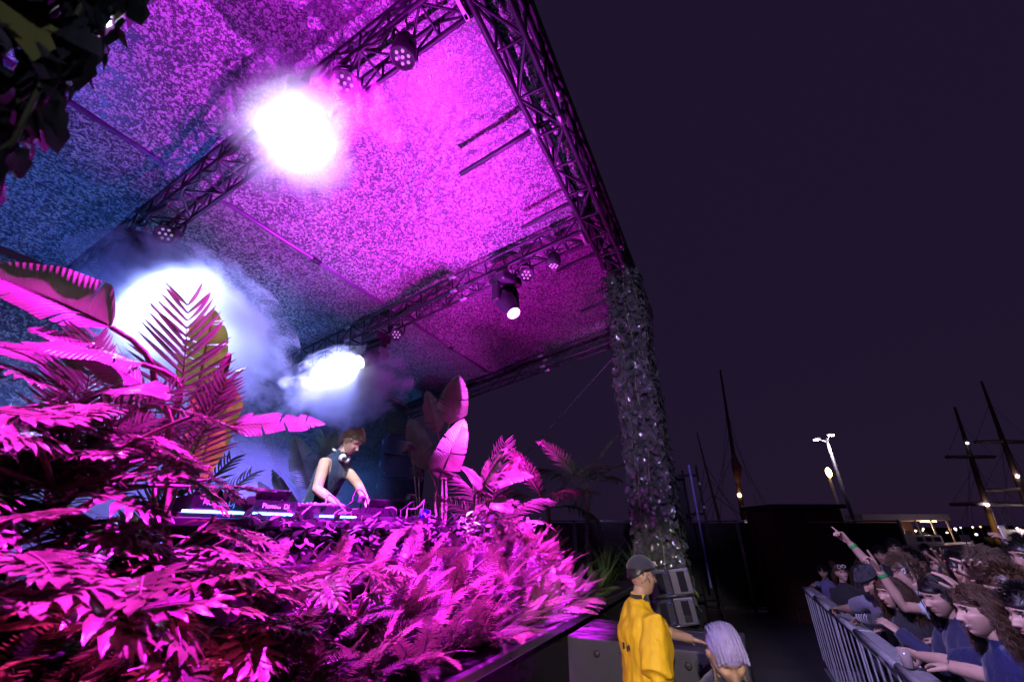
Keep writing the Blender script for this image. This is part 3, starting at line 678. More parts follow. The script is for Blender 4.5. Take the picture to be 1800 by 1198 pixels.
# hedge of rounded leaves along the table front
def oval_leaf(name, L, W, m, seed=0):
    mb = MB(); rows = []
    for i in range(6):
        t = i / 5; w = W * 0.5 * math.sin(math.pi * (0.06 + 0.94 * t) ** 0.85) if 0 < i < 5 else 0.002
        rows.append([Vector((L * t, -w, 0.25 * w - 0.2 * L * t * t)), Vector((L * t, 0, -0.2 * L * t * t)), Vector((L * t, w, 0.25 * w - 0.2 * L * t * t))])
    mb.add([p for r_ in rows for p in r_], [(3 * i + j, 3 * i + j + 1, 3 * i + j + 4, 3 * i + j + 3) for i in range(5) for j in range(2)])
    return mb.mesh(name, m, True)
OVAL = [oval_leaf('leaf', 0.075, 0.055, m_hedge), oval_leaf('leaf', 0.085, 0.05, m_hedge), oval_leaf('leaf', 0.065, 0.05, m_hedge)]
hr = random.Random(5)
for i in range(9):
    s = -0.85 + 0.33 * i
    t = thing('hedge_shrub', 'low round leaved shrub in the hedge before the table, %s from the players' % ORD[i], 'shrub', S(s, 0.82, 1.85), 'hedge shrubs along the table front')
    MB().tube([(0, 0, -0.05), (0.01, 0.0, 0.12), (0, 0.01, 0.2)], [0.012, 0.009, 0.005], 6).build('stem', m_stem, t)
    for k in range(78):
        p = AX * hr.uniform(-0.2, 0.2) + BX * hr.uniform(-0.13, 0.10) + Vector((0, 0, hr.uniform(-0.10, 0.235)))
        if hr.random() < 0.06: p.z = hr.uniform(0.2, 0.30)
        az = AZF + hr.uniform(-1.5, 1.5); M = Matrix.Translation(p) @ basis_leaf(az, hr.uniform(-0.5, 1.1), hr.uniform(-0.6, 0.6)) @ Matrix.Scale(hr.uniform(0.8, 1.25), 4)
        obj('leaf', OVAL[k % 3], t, M)
# lobed philodendrons: big mass at the near end, two by the table, some at the far end
PHI = [(-2.10, 0.15, 1.75, 8, 0.36, 0.95), (-1.62, 0.20, 1.70, 8, 0.34, 0.9), (-2.45, 0.45, 2.05, 8, 0.4, 1.0), (-1.85, 0.55, 2.15, 9, 0.4, 1.0), (-1.48, 0.55, 1.80, 8, 0.32, 0.80),
       (-1.62, 0.85, 2.15, 7, 0.34, 0.85), (-2.2, 0.9, 2.3, 8, 0.4, 1.0), (-1.75, 0.05, 1.45, 8, 0.3, 0.85), (-2.35, 0.05, 1.5, 7, 0.3, 0.9), (-2.0, 0.35, 1.88, 8, 0.3, 0.95), (-1.5, 0.36, 1.80, 8, 0.28, 0.9), (-2.3, 0.62, 1.9, 8, 0.32, 1.0), (-1.25, 0.30, 1.55, 7, 0.26, 0.8)]
PL = ['hanging lowest over the near stage edge', 'below the tall banana leaves beside the ferns', 'nearest the photographer at the near end', 'in the thick of the near end planting', 'reaching towards the left record player', 'under the backlit palm frond', 'below the great drooping banana leaf', 'trailing over the lower fern row', 'lowest at the near end', 'level with the table in the middle of the near end', 'between the near end mass and the ferns', 'deep in the near end beside the palms', 'under the left end of the table']
for i, (s, w, z, n, reach, sc) in enumerate(PHI):
    lobed_plant('glossy lobed philodendron %s' % PL[i], S(s, w, z), n + 4, AZF - 0.1, 3.6, (0.1, 1.1), sc, reach)
lobed_plant('upright lobed philodendron with matte purple lit leaves below the record players', S(-0.78, 0.38, 1.45), 3, AZF + 0.1, 1.6, (1.05, 1.3), 0.75, 0.42)
lobed_plant('small lobed philodendron between the record players and the hedge', S(-0.38, 0.42, 1.45), 4, AZF - 0.2, 2.0, (0.95, 1.3), 0.62, 0.36)
lobed_plant('lobed philodendron at the top of the far fern bank', S(2.55, 0.75, 1.95), 6, AZF - 0.3, 4.5, (0.2, 1.0), 0.75, 0.3)

for i, (s, w, z, lab) in enumerate(((-2.6, 1.3, 1.85, 'dark lobed philodendron at the back of the near end planting'), (-2.1, 1.45, 1.85, 'dark lobed philodendron behind the tall banana stalks'), (-1.6, 1.3, 1.75, 'dark lobed philodendron behind the feather palm'))):
    lobed_plant(lab, S(s, w, z), 9, AZF, 5.0, (0.2, 1.2), 1.0, 0.35)
# ---- banana plants with individually placed leaves
def banana(label, root, leaves, group='banana plants in the planting'):
    t = thing('banana_plant', label, 'plant', root, group)
    bpy.context.view_layer.update()
    for i, d in enumerate(leaves):
        paddle_leaf(t, d[0], d[1], d[2], d[3], root=Vector(root) + Vector((0.03 * math.sin(i * 2), 0.03 * math.cos(i * 2), 0)), seed=100 + i + int(abs(root[0]) * 1000) % 97, **(d[4] if len(d) > 4 else {}))
    return t
UP = Vector((0, 0, 1)); TC = Vector((0, -1, 0.4))
rL = S(-1.9, 1.25, 1.8)
banana('tall banana plant at the near end with a great leaf arching over the smoke', rL, [
    (at(196, 575, 1.95), at(-30, 478, 1.75), 0.34, Vector((0.25, -0.9, 0.25)), dict(droop=0.35, fold=0.9, tears=3, curl=-0.2)),
    (at(250, 640, 1.85), at(20, 610, 1.5), 0.30, Vector((0.1, -0.6, 0.85)), dict(droop=0.25, fold=0.2, tears=2)),
    (at(255, 680, 1.9), at(60, 580, 1.7), 0.26, Vector((0.1, -0.6, 0.8)), dict(droop=0.3, fold=0.2, tears=3)),
    (at(180, 690, 1.8), at(285, 700, 1.55), 0.22, Vector((0.1, -0.5, 0.85)), dict(droop=0.3, fold=0.15, tears=3)),
    (at(75, 640, 1.9), at(-60, 600, 1.6), 0.30, Vector((0.1, -0.6, 0.8)), dict(droop=0.4, fold=0.3, tears=5)),
])
rY = S(-1.25, 1.15, 1.85)
banana('banana plant with a yellow green leaf hanging beside the backlit palm', rY, [
    (at(395, 660, 2.55), at(352, 838, 2.5), 0.30, Vector((0.2, -0.95, 0.1)), dict(droop=0.15, fold=0.5, tears=2, m=m_yellow)),
    (at(345, 700, 2.7), at(375, 552, 2.7), 0.36, Vector((0.1, -0.9, 0.1)), dict(droop=0.1, fold=0.25, tears=4, m=m_yellow)),
    (at(350, 730, 2.6), at(432, 648, 2.6), 0.20, Vector((-0.1, -0.7, 0.6)), dict(droop=0.25, fold=0.4, tears=2, m=m_banana)),
])
rS = S(-1.22, 0.95, 1.9)
banana('banana plant leaning one torn leaf on a long stalk towards the DJ', rS, [
    (at(400, 748, 2.5), at(566, 745, 2.75), 0.24, Vector((0.05, -0.75, 0.6)), dict(droop=0.18, fold=0.15, tears=7)),
])
rR = S(1.75, 1.35, 1.85)
banana('banana plant with two tall upright leaves right of the speaker stack', rR, [
    (at(790, 745, 5.5), at(806, 664, 5.4), 0.44, Vector((0.1, -0.95, -0.2)), dict(droop=0.06, fold=0.12, tears=2)),
    (at(772, 842, 5.1), at(814, 742, 4.9), 0.42, Vector((0.25, -0.95, -0.1)), dict(droop=0.10, fold=0.12, tears=4)),
    (at(755, 825, 5.4), at(722, 740, 5.6), 0.40, Vector((-0.2, -0.95, -0.1)), dict(droop=0.1, fold=0.15, tears=1)),
    (at(770, 760, 5.6), at(752, 690, 5.8), 0.30, Vector((0.1, -0.95, 0.1)), dict(droop=0.15, fold=0.3, tears=3)),
])
rQ = S(2.35, 1.05, 1.85)
banana('low banana plant with shiny split leaves at the far end', rQ, [
    (at(850, 850, 5.0), at(890, 790, 5.0), 0.26, Vector((0, -0.8, 0.6)), dict(droop=0.3, fold=0.25, tears=4)),
    (at(855, 850, 4.95), at(935, 838, 4.9), 0.26, Vector((0, -0.75, 0.65)), dict(droop=0.35, fold=0.25, tears=5)),
    (at(880, 850, 5.2), at(912, 805, 5.3), 0.20, Vector((0, -0.9, 0.4)), dict(droop=0.2, fold=0.25, tears=1, m=m_brown)),
    (at(850, 860, 4.9), at(812, 822, 4.8), 0.20, Vector((0, -0.8, 0.6)), dict(droop=0.3, fold=0.25, tears=4)),
    (at(865, 880, 4.8), at(900, 900, 4.6), 0.24, Vector((0, -0.7, 0.7)), dict(droop=0.4, fold=0.25, tears=3)),
    (at(850, 885, 4.8), at(838, 925, 4.6), 0.22, Vector((0, -0.8, 0.6)), dict(droop=0.4, fold=0.25, tears=3)),
])
rB = S(1.2, 3.4, 1.2)
banana('blue lit banana plant standing behind the DJ', rB, [
    (at(548, 860, 5.6), at(520, 770, 5.6), 0.42, Vector((0, -1, 0.1)), dict(droop=0.15, fold=0.3, tears=5)),
    (at(560, 850, 5.8), at(590, 760, 5.8), 0.36, Vector((0, -1, 0.1)), dict(droop=0.15, fold=0.3, tears=5)),
    (at(520, 905, 5.2), at(480, 828, 5.1), 0.20, Vector((0, -1, 0.2)), dict(droop=0.3, fold=0.3, tears=2)),
    (at(500, 905, 5.2), at(455, 848, 5.2), 0.18, Vector((0, -1, 0.2)), dict(droop=0.3, fold=0.3, tears=3)),
])
# ---- palms
def azel(p, q): d = Vector(q) - Vector(p); return math.atan2(d.y, d.x), math.atan2(d.z, math.hypot(d.x, d.y)), d.length
def aimed(label, root, targets, meshes, group='palms in the planting', frac=0.45, rolls=None, name='palm_plant'):
    spec = []
    for i, q in enumerate(targets):
        az, el, ln = azel(root, q); spec.append((az, el, ln * (1 - frac) / 0.75, ln * frac, rolls[i] if rolls else 0))
    return palm_plant(name, label, root, meshes, spec, group)
aimed('feather palm with an upright magenta frond in front of the yellow leaf', S(-1.3, 0.9, 1.95), [at(345, 580, 2.35), at(270, 640, 2.3), at(385, 690, 2.3), at(255, 590, 2.4)], [PALM[0]], frac=0.3, rolls=[0.9, 0.6, -0.5, 0.5])
aimed('dark feather palm filling the shade under the great leaf', S(-1.95, 1.0, 1.95), [at(60, 690, 1.8), at(130, 640, 1.9), at(200, 740, 1.75), at(10, 760, 1.6), at(100, 720, 1.7), at(240, 690, 1.9)], PALM, frac=0.2, rolls=[0.3, 0.6, -0.3, 0.2, 0.8, -0.4])
aimed('dark feather palm crowding the picture edge at the near end', S(-2.3, 0.95, 2.0), [at(30, 650, 1.5), at(90, 670, 1.6), at(150, 700, 1.6), at(-20, 720, 1.4), at(40, 800, 1.4), at(110, 780, 1.5), at(180, 790, 1.6)], [PALM[1], PALM[2]], frac=0.15, rolls=[0.3, 0.6, -0.3, 0.2, 0.8, -0.4, 0.1])
aimed('low feather palm spreading under the arching banana leaf', S(-1.7, 1.05, 2.0), [at(150, 660, 2.0), at(230, 700, 2.0), at(260, 760, 2.0), at(120, 740, 1.9), at(290, 730, 2.2), at(200, 640, 2.1)], [PALM[2], PALM[1]], frac=0.15, rolls=[0.3, 0.6, -0.3, 0.2, 0.8, -0.4])
aimed('blue lit feather palm behind the left record player', S(-0.9, 2.3, 1.3), [at(310, 820, 3.3), at(350, 830, 3.3), at(375, 850, 3.3), at(290, 850, 3.2)], [PALM[2]], frac=0.25, rolls=[0.8, 0.9, 0.7, 0.9])
aimed('large fine leaved palm in blue light behind the DJ', S(1.9, 4.0, 1.2), [at(500, 770, 7.0), at(545, 790, 7.2), at(470, 800, 6.8), at(590, 780, 7.4)], [PALM[2]], frac=0.35, rolls=[0.9, 0.8, 0.9, 0.8])
aimed('fan palm hanging pale fingers beside the speaker stack', S(1.55, 1.5, 1.85), [at(735, 800, 5.2), at(722, 850, 5.0), at(750, 870, 4.9), at(720, 745, 5.4)], FAN, frac=0.75, rolls=[0.4, -0.3, 0.2, 0.0], name='fan_palm')
aimed('feather palm arching over the far end ferns', S(2.3, 1.0, 1.9), [at(820, 810, 5.2), at(900, 870, 4.8), at(850, 870, 4.8), at(790, 860, 5.0), at(930, 850, 5.0), at(870, 790, 5.3)], [PALM[1], PALM[0]], frac=0.25, rolls=[0.3, -0.4, 0.2, 0.5, -0.2, 0.3])
palm_plant('palm_tree', 'dim red lit feather palm beyond the far end of the stage', S(4.6, 1.2, 0.0), [PALM[2], PALM[1]], [(AZF + a, e, 1.15, 0.25, 0.3) for a, e in ((0.3, 0.9), (1.3, 0.7), (2.4, 0.9), (3.4, 0.6), (4.4, 0.9), (5.4, 0.5), (-0.6, 0.3), (0.9, 0.2))], 'palms beyond the stage end', trunk=2.35)
palm_plant('palm_tree', 'dim red lit feather palm nearest the ivy column', S(5.3, 0.7, 0.0), [PALM[2], PALM[1]], [(AZF + a, e, 1.15, 0.25, 0.3) for a, e in ((0.1, 1.1), (1.1, 0.6), (2.2, 0.8), (3.3, 0.7), (4.2, 0.8), (5.2, 0.6), (-0.7, 0.4), (1.9, 0.2))], 'palms beyond the stage end', trunk=2.7)
# tall grasses beyond the bank
def grass_mesh(name, n, L, m, seed):
    r = random.Random(seed); mb = MB()
    for i in range(n):
        az = r.uniform(0, 6.28); el = r.uniform(0.8, 1.5); ln = L * r.uniform(0.5, 1.1); d = Vector((math.cos(az) * math.cos(el), math.sin(az) * math.cos(el), math.sin(el))); cr = Vector((-math.sin(az), math.cos(az), 0)); q = []
        for k in range(6):
            f = k / 5; c = d * ln * f + Vector((math.cos(az), math.sin(az), -0.6)) * 0.25 * ln * f ** 2.5; w = 0.010 * (1 - f ** 2) + 0.0005; q.append((c - cr * w, c + cr * w))
        mb.add([x for p in q for x in p], [(2 * k, 2 * k + 1, 2 * k + 3, 2 * k + 2) for k in range(5)])
    return mb.mesh(name, m, False)
GR = [grass_mesh('blade_tuft', 46, 0.85, m_palm, i) for i in range(2)]
for i, (s, w, lab) in enumerate(((3.7, 0.5, 'dark spiky grass clump directly beyond the fern bank'), (4.2, 0.15, 'dark spiky grass clump midway to the ivy column'), (4.5, -0.3, 'dark spiky grass clump just left of the ivy column'))):
    t = thing('grass_clump', lab, 'grass', S(s, w, 1.21), 'grass clumps beyond the ferns'); obj('blade_tuft', GR[i % 2], t); obj('blade_tuft', GR[(i + 1) % 2], t, Matrix.Rotation(1, 4, 'Z'))

# ---- ivy columns
def ivy_leaf_mesh(name, L, m):
    pts = [(0, 0), (-0.12, 0.30), (0.10, 0.52), (0.34, 0.34), (0.62, 0.36), (1.0, 0.0), (0.62, -0.36), (0.34, -0.34), (0.10, -0.52), (-0.12, -0.30)]
    v = [Vector((0.32 * L, 0, -0.05 * L))] + [Vector((x * L, y * L, (abs(y) * 0.22 - 0.28 * x * x) * L)) for x, y in pts]
    return MB().add(v, [(0, 1 + i, 1 + (i + 1) % 10) for i in range(10)]).mesh(name, m, True)
IVY = [ivy_leaf_mesh('ivy_leaf', 0.09, m_ivy), ivy_leaf_mesh('ivy_leaf', 0.075, m_ivy), ivy_leaf_mesh('ivy_leaf', 0.10, m_ivy2)]
def ivy_column(label, s, w, z1, hw, face, n_part, n_stuff, seed, zmin=0.2, z_near=None):
    r = random.Random(seed); M0 = SM(s, w, 0.0)
    t = thing('ivy_column', label, 'column', M=M0, group='ivy clad columns holding the roof')
    for (x, y) in ((-hw, -hw), (hw, -hw), (-hw, hw), (hw, hw)): tube_obj('chord', (x * .7, y * .7, 0.0), (x * .7, y * .7, z1), 0.025, darkalu, t)
    k = 0; z = 0.1
    while z < z1 - 0.4:
        for (a, b) in (((-1, -1), (1, -1)), ((1, -1), (1, 1)), ((1, 1), (-1, 1)), ((-1, 1), (-1, -1))):
            tube_obj('brace', (a[0] * hw * .7, a[1] * hw * .7, z), (b[0] * hw * .7, b[1] * hw * .7, z + 0.4), 0.012, darkalu, t)
        z += 0.4
    MB().bevbox((0, 0, z1 / 2 - 0.02), (hw * 1.25, hw * 1.25, z1 - 0.1), 0.02).build('backing_sleeve', mat('dark_netting', (0.012, 0.013, 0.012), 0.9), t)
    def spot():
        sd = r.choices((0, 1, 2, 3), face)[0]; a = r.uniform(-1, 1) * hw; z = r.uniform(zmin, z1); dpt = hw * r.uniform(0.85, 1.12)
        nrm = ((-1, 0), (0, -1), (1, 0), (0, 1))[sd]
        p = Vector((nrm[0] * dpt - nrm[1] * a, nrm[1] * dpt + nrm[0] * a, z)); return p, Vector((nrm[0], nrm[1], 0))
    def leafM(p, n):
        x = (Vector((0, 0, -1)) + n * r.uniform(0.1, 0.8) + Vector((r.uniform(-.7, .7), r.uniform(-.7, .7), r.uniform(-.1, .5))))
        nz = n + Vector((r.uniform(-.5, .5), r.uniform(-.5, .5), r.uniform(-0.1, .6)))
        return frame(x, nz, p) @ Matrix.Scale(r.uniform(0.7, 1.25), 4)
    for i in range(n_part):
        p, n = spot()
        if z_near: p.z = r.uniform(*z_near)
        obj('ivy_leaf', IVY[2 if r.random() < 0.06 else i % 2], t, leafM(p, n))
    mb = MB(); base = [[v.co.copy() for v in IVY[0].vertices], [tuple(f.vertices) for f in IVY[0].polygons]]
    for i in range(n_stuff):
        p, n = spot(); M = leafM(p, n); mb.add([M @ q for q in base[0]], base[1])
    tag(mb.build('ivy_foliage', m_ivy, t, True), kind='stuff')
    vm = MB()
    for i in range(7):
        p, n = spot(); vm.tube([Vector((p.x + 0.03 * math.sin(q * 1.7 + i), p.y + 0.03 * math.cos(q * 1.3 + i), z1 * q / 20)) for q in range(21)], 0.006, 5)
    vm.build('vine', m_stem, t, True)
    return t
ivy_column('tall ivy covered column at the far front of the stage', 3.77, -0.76, 6.1, 0.27, (5, 5, 1, 1), 300, 3200, 3, 0.9)
ivy_column('ivy covered column hanging blurred over the near top corner', -2.80, -0.21, 6.1, 0.33, (1, 4, 5, 2), 300, 2000, 4, 2.2, (2.7, 4.6))
# ---------------------------------------------------------------- people
SKIN = {}
def skin(name, c):
    return mat(name, c, 0.48, var=0.08, vscale=14, bump=0.06, bscale=120, spec=0.4)
sk_fair = skin('skin_fair', (0.52, 0.33, 0.25)); sk_mid = skin('skin_mid', (0.42, 0.25, 0.17)); sk_tan = skin('skin_tan', (0.30, 0.17, 0.11)); sk_dark = skin('skin_dark', (0.16, 0.09, 0.06))
lip_m = mat('lips', (0.36, 0.12, 0.12), 0.4); brow_m = mat('brow_hair', (0.03, 0.02, 0.015), 0.8); eye_w = mat('eye_white', (0.7, 0.68, 0.66), 0.2); eye_d = mat('eye_iris', (0.03, 0.02, 0.015), 0.15); tooth = mat('teeth', (0.75, 0.72, 0.66), 0.3)
def fabric(name, c, rough=0.85, **k): return mat(name, c, rough, var=0.18, vscale=7, bump=0.25, bscale=60, sheen=0.2, **k)
jeans = fabric('dark_jeans', (0.03, 0.04, 0.07)); blackcloth = fabric('black_cloth', (0.02, 0.02, 0.024)); shoe_m = mat('shoe', (0.03, 0.03, 0.03), 0.5)

def remesh(mb, voxel, smooth=2):
    me = mb.mesh('tmp', []); o = bpy.data.objects.new('tmp', me); COL.objects.link(o)
    m = o.modifiers.new('r', 'REMESH'); m.mode = 'VOXEL'; m.voxel_size = voxel; m.adaptivity = 0
    if smooth: s = o.modifiers.new('s', 'SMOOTH'); s.factor = 0.5; s.iterations = smooth
    dg = bpy.context.evaluated_depsgraph_get(); ev = o.evaluated_get(dg); em = ev.to_mesh()
    nv = len(em.vertices); v = np.empty(nv * 3, np.float32); em.vertices.foreach_get('co', v); v = v.reshape(-1, 3).copy()
    nl = len(em.loops); li = np.empty(nl, np.int32); em.loops.foreach_get('vertex_index', li); f = li.reshape(-1, 4).copy()
    nn = np.empty(nv * 3, np.float32); em.vertices.foreach_get('normal', nn); nn = nn.reshape(-1, 3).copy()
    ev.to_mesh_clear(); bpy.data.objects.remove(o); bpy.data.meshes.remove(me)
    return v, f, nn

# hands: x along the fingers, y towards the thumb, z out of the back of the hand
def hand_arrays(curl, spread, thumb, key={}):
    k = (tuple(curl), spread, thumb)
    if k in key: return key[k]
    mb = MB()
    rows = [(-0.02, 0.026, 0.020), (0.0, 0.028, 0.019), (0.03, 0.036, 0.016), (0.07, 0.042, 0.015), (0.092, 0.040, 0.012), (0.10, 0.03, 0.008)]
    vs = []; n = 14
    for (x, a, b) in rows:
        for i in range(n): t = 2 * math.pi * i / n; vs.append((x, a * math.cos(t), b * math.sin(t)))
    fs = [(i * n + j, i * n + (j + 1) % n, (i + 1) * n + (j + 1) % n, (i + 1) * n + j) for i in range(len(rows) - 1) for j in range(n)] + [tuple(range(n - 1, -1, -1)), tuple(range((len(rows) - 1) * n, len(rows) * n))]
    mb.add(vs, fs)
    for i, (y, ln, r) in enumerate(((0.030, 0.074, 0.0092), (0.010, 0.084, 0.0095), (-0.011, 0.078, 0.0092), (-0.031, 0.062, 0.0082))):
        a = spread * (1.5 - i) * 0.6; p = Vector((0.085, y, 0.0)); pts = [p - Vector((0.02, 0, 0)), p]; pitch = 0
        for sgm, fr in enumerate((0.45, 0.32, 0.23)):
            pitch -= curl[i] * (0.8, 1.1, 0.7)[sgm]
            d = Vector((math.cos(pitch) * math.cos(a), math.sin(a) * math.cos(pitch), math.sin(pitch))); p = p + d * ln * fr; pts.append(p)
        pts.append(pts[-1] + (pts[-1] - pts[-2]).normalized() * 0.005)
        mb.tube(pts, [r, r * 1.05, r, r * 0.95, r * 0.85, r * 0.4], 8)
    ta = thumb; p0 = Vector((0.015, 0.024, -0.006)); p1 = p0 + Vector((math.cos(ta), math.sin(ta), -0.25)).normalized() * 0.042
    p2 = p1 + Vector((math.cos(ta * 0.75), math.sin(ta * 0.75), -0.3)).normalized() * 0.032; p3 = p2 + Vector((math.cos(ta * 0.45), math.sin(ta * 0.45), -0.3)).normalized() * 0.026
    mb.tube([p0 - Vector((0.01, 0.012, 0)), p0, p1, p2, p3, p3 + (p3 - p2) * 0.15], [0.013, 0.014, 0.012, 0.0105, 0.009, 0.004], 8)
    key[k] = remesh(mb, 0.0045, 2); return key[k]
POSE = dict(relaxed=((0.25, 0.3, 0.35, 0.4), 0.12, 0.7), open=((0.06, 0.03, 0.05, 0.1), 0.30, 0.95), point=((0.05, 0.9, 1.0, 1.05), 0.1, 0.5), grip=((0.62, 0.64, 0.66, 0.7), 0.08, 0.6),
            droop=((0.42, 0.5, 0.55, 0.6), 0.1, 0.55), flat=((0.12, 0.1, 0.12, 0.18), 0.2, 0.8), horns=((0.08, 1.0, 1.0, 0.1), 0.25, 0.5), pinch=((0.45, 0.75, 0.85, 0.9), 0.1, 0.35))

def head_arrays(jaw=1.0, nose=1.0, smile=0.0, eyes='open', key={}):
    """z up, y forward, centred at mid head; returns verts, faces, material slot per face (0 skin 1 lips 2 brow 3 white 4 iris 5 teeth)"""
    k = (jaw, nose, smile, eyes)
    if k in key: return key[k]
    nu, nv = 96, 76; V = []; F = []; MI = []
    g = lambda x, s: math.exp(-(x / s) ** 2)
    for j in range(nv + 1):
        th = math.pi * j / nv
        for i in range(nu):
            # denser sampling at the face: warp azimuth so that more columns look forward (+y)
            q = i / nu; ph = 2 * math.pi * (q - 0.11 * math.sin(2 * math.pi * q) ) ; ph = ph - math.pi / 2 + math.pi
            x = 0.077 * math.sin(th) * math.cos(ph); y = 0.098 * math.sin(th) * math.sin(ph); z = 0.122 * math.cos(th)
            front = max(0.0, math.sin(ph)) * math.sin(th)
            if z < 0:
                t = -z / 0.122; x *= 1 - 0.30 * t ** 1.6 * (2 - jaw); y = y * (1 - 0.10 * t) + 0.012 * t
                if y < 0: y *= 1 - 0.35 * t
            else: x *= 1 + 0.05 * z / 0.122; y -= 0.006
            if y > 0.02:
                y *= 1 - 0.05 * g(z - 0.0, 0.05)
                # flatten the face
                y -= 0.010 * g(x, 0.05) * g(z + 0.02, 0.07)
                y += 0.007 * g(z - 0.036, 0.014) * g(abs(x) - 0.026, 0.030)            # brow
                y -= 0.015 * g(abs(x) - 0.031, 0.017) * g(z - 0.012, 0.015)            # eye sockets
                y += 0.004 * g(abs(x) - 0.031, 0.010) * g(z - 0.010, 0.008)            # lids
                nz = (0.024 - z) / 0.056
                if 0 < nz < 1.25:
                    prof = nz ** 1.1 if nz < 1 else max(0, 1 - (nz - 1) / 0.25)
                    y += nose * 0.030 * prof * g(x, 0.009 + 0.007 * max(0, nz))
                y += 0.005 * g(abs(x) - 0.013, 0.007) * g(z + 0.030, 0.007)            # nostril wings
                y += 0.007 * g(abs(x) - 0.045, 0.018) * g(z + 0.018, 0.022)            # cheeks
                zl = z + 0.058 - smile * 0.25 * x * x / 0.02
                y += 0.010 * g(x, 0.022) * (g(zl - 0.0065, 0.006) + 0.95 * g(zl + 0.008, 0.007)) - 0.005 * g(x, 0.026) * g(zl, 0.0028)
                y -= 0.004 * g(x, 0.02) * g(z + 0.078, 0.009)
                y += 0.009 * g(x, 0.024) * g(z + 0.098, 0.016)                         # chin
            V.append((x, y, z))
    for j in range(nv):
        for i in range(nu):
            a = j * nu + i; b = j * nu + (i + 1) % nu; F.append((a, b, b + nu, a + nu))
            c = [sum(V[q][d] for q in (a, b, b + nu, a + nu)) / 4 for d in range(3)]; m = 0
            if c[1] > 0.05:
                zl = c[2] + 0.058 - smile * 0.25 * c[0] ** 2 / 0.02; ax = abs(c[0]) / (0.024 + 0.006 * smile)
                if ax < 1 and -0.016 * (1 - ax ** 2) - 0.001 < zl < 0.012 * (1 - ax ** 2): m = 1
                if smile > 0.4 and ax < 0.85 and abs(zl) < 0.0055 * (1 - ax ** 2): m = 5
                ex = abs(c[0]) - 0.031; ez = c[2] - 0.012
                if (abs(c[0]) - 0.031) ** 2 / 0.02 ** 2 + (c[2] - 0.0325 - 0.12 * (ex + 0.015) * (1 if ex < 0 else -0.6)) ** 2 / 0.0042 ** 2 < 1: m = 2
                if eyes == 'open' and ex ** 2 / 0.0135 ** 2 + ez ** 2 / 0.0060 ** 2 < 1: m = 4 if ex ** 2 / 0.0058 ** 2 < 1 else 3
                if eyes == 'open' and ex ** 2 / 0.015 ** 2 < 1 and 0.0055 < ez < 0.0085: m = 2
                if eyes == 'closed' and ex ** 2 / 0.0145 ** 2 < 1 and abs(ez + 0.003 + 9 * ex * ex * -1) < 0.0022: m = 2
            MI.append(m)
    V = np.array(V, np.float32)
    # ears
    for sd in (-1, 1):
        e = MB(); e.sphere((sd * 0.079, -0.008, 0.0), (0.010, 0.019, 0.031), 10, 8, Matrix.Rotation(-0.25, 3, 'X') @ Matrix.Rotation(sd * 0.35, 3, 'Z'))
        e.sphere((sd * 0.0865, -0.004, 0.004), (0.004, 0.012, 0.020), 8, 6, Matrix.Rotation(-0.25, 3, 'X'))
        o = len(V); V = np.vstack([V, np.array(e.v, np.float32)]); F += [tuple(i + o for i in f) for f in e.f]; MI += [0] * len(e.f)
    key[k] = (V, F, MI); return key[k]

def ik(S_, T, l1, l2, hint):
    d = T - S_; L = d.length
    if L > (l1 + l2) * 0.995: T = S_ + d.normalized() * (l1 + l2) * 0.995; d = T - S_; L = d.length
    a = (l1 * l1 - l2 * l2 + L * L) / (2 * L); h = math.sqrt(max(1e-6, l1 * l1 - a * a)); u = d.normalized(); hp = hint - u * hint.dot(u)
    hp = hp.normalized() if hp.length > 1e-5 else Vector((0, 0, -1))
    return S_ + u * a + hp * h, T

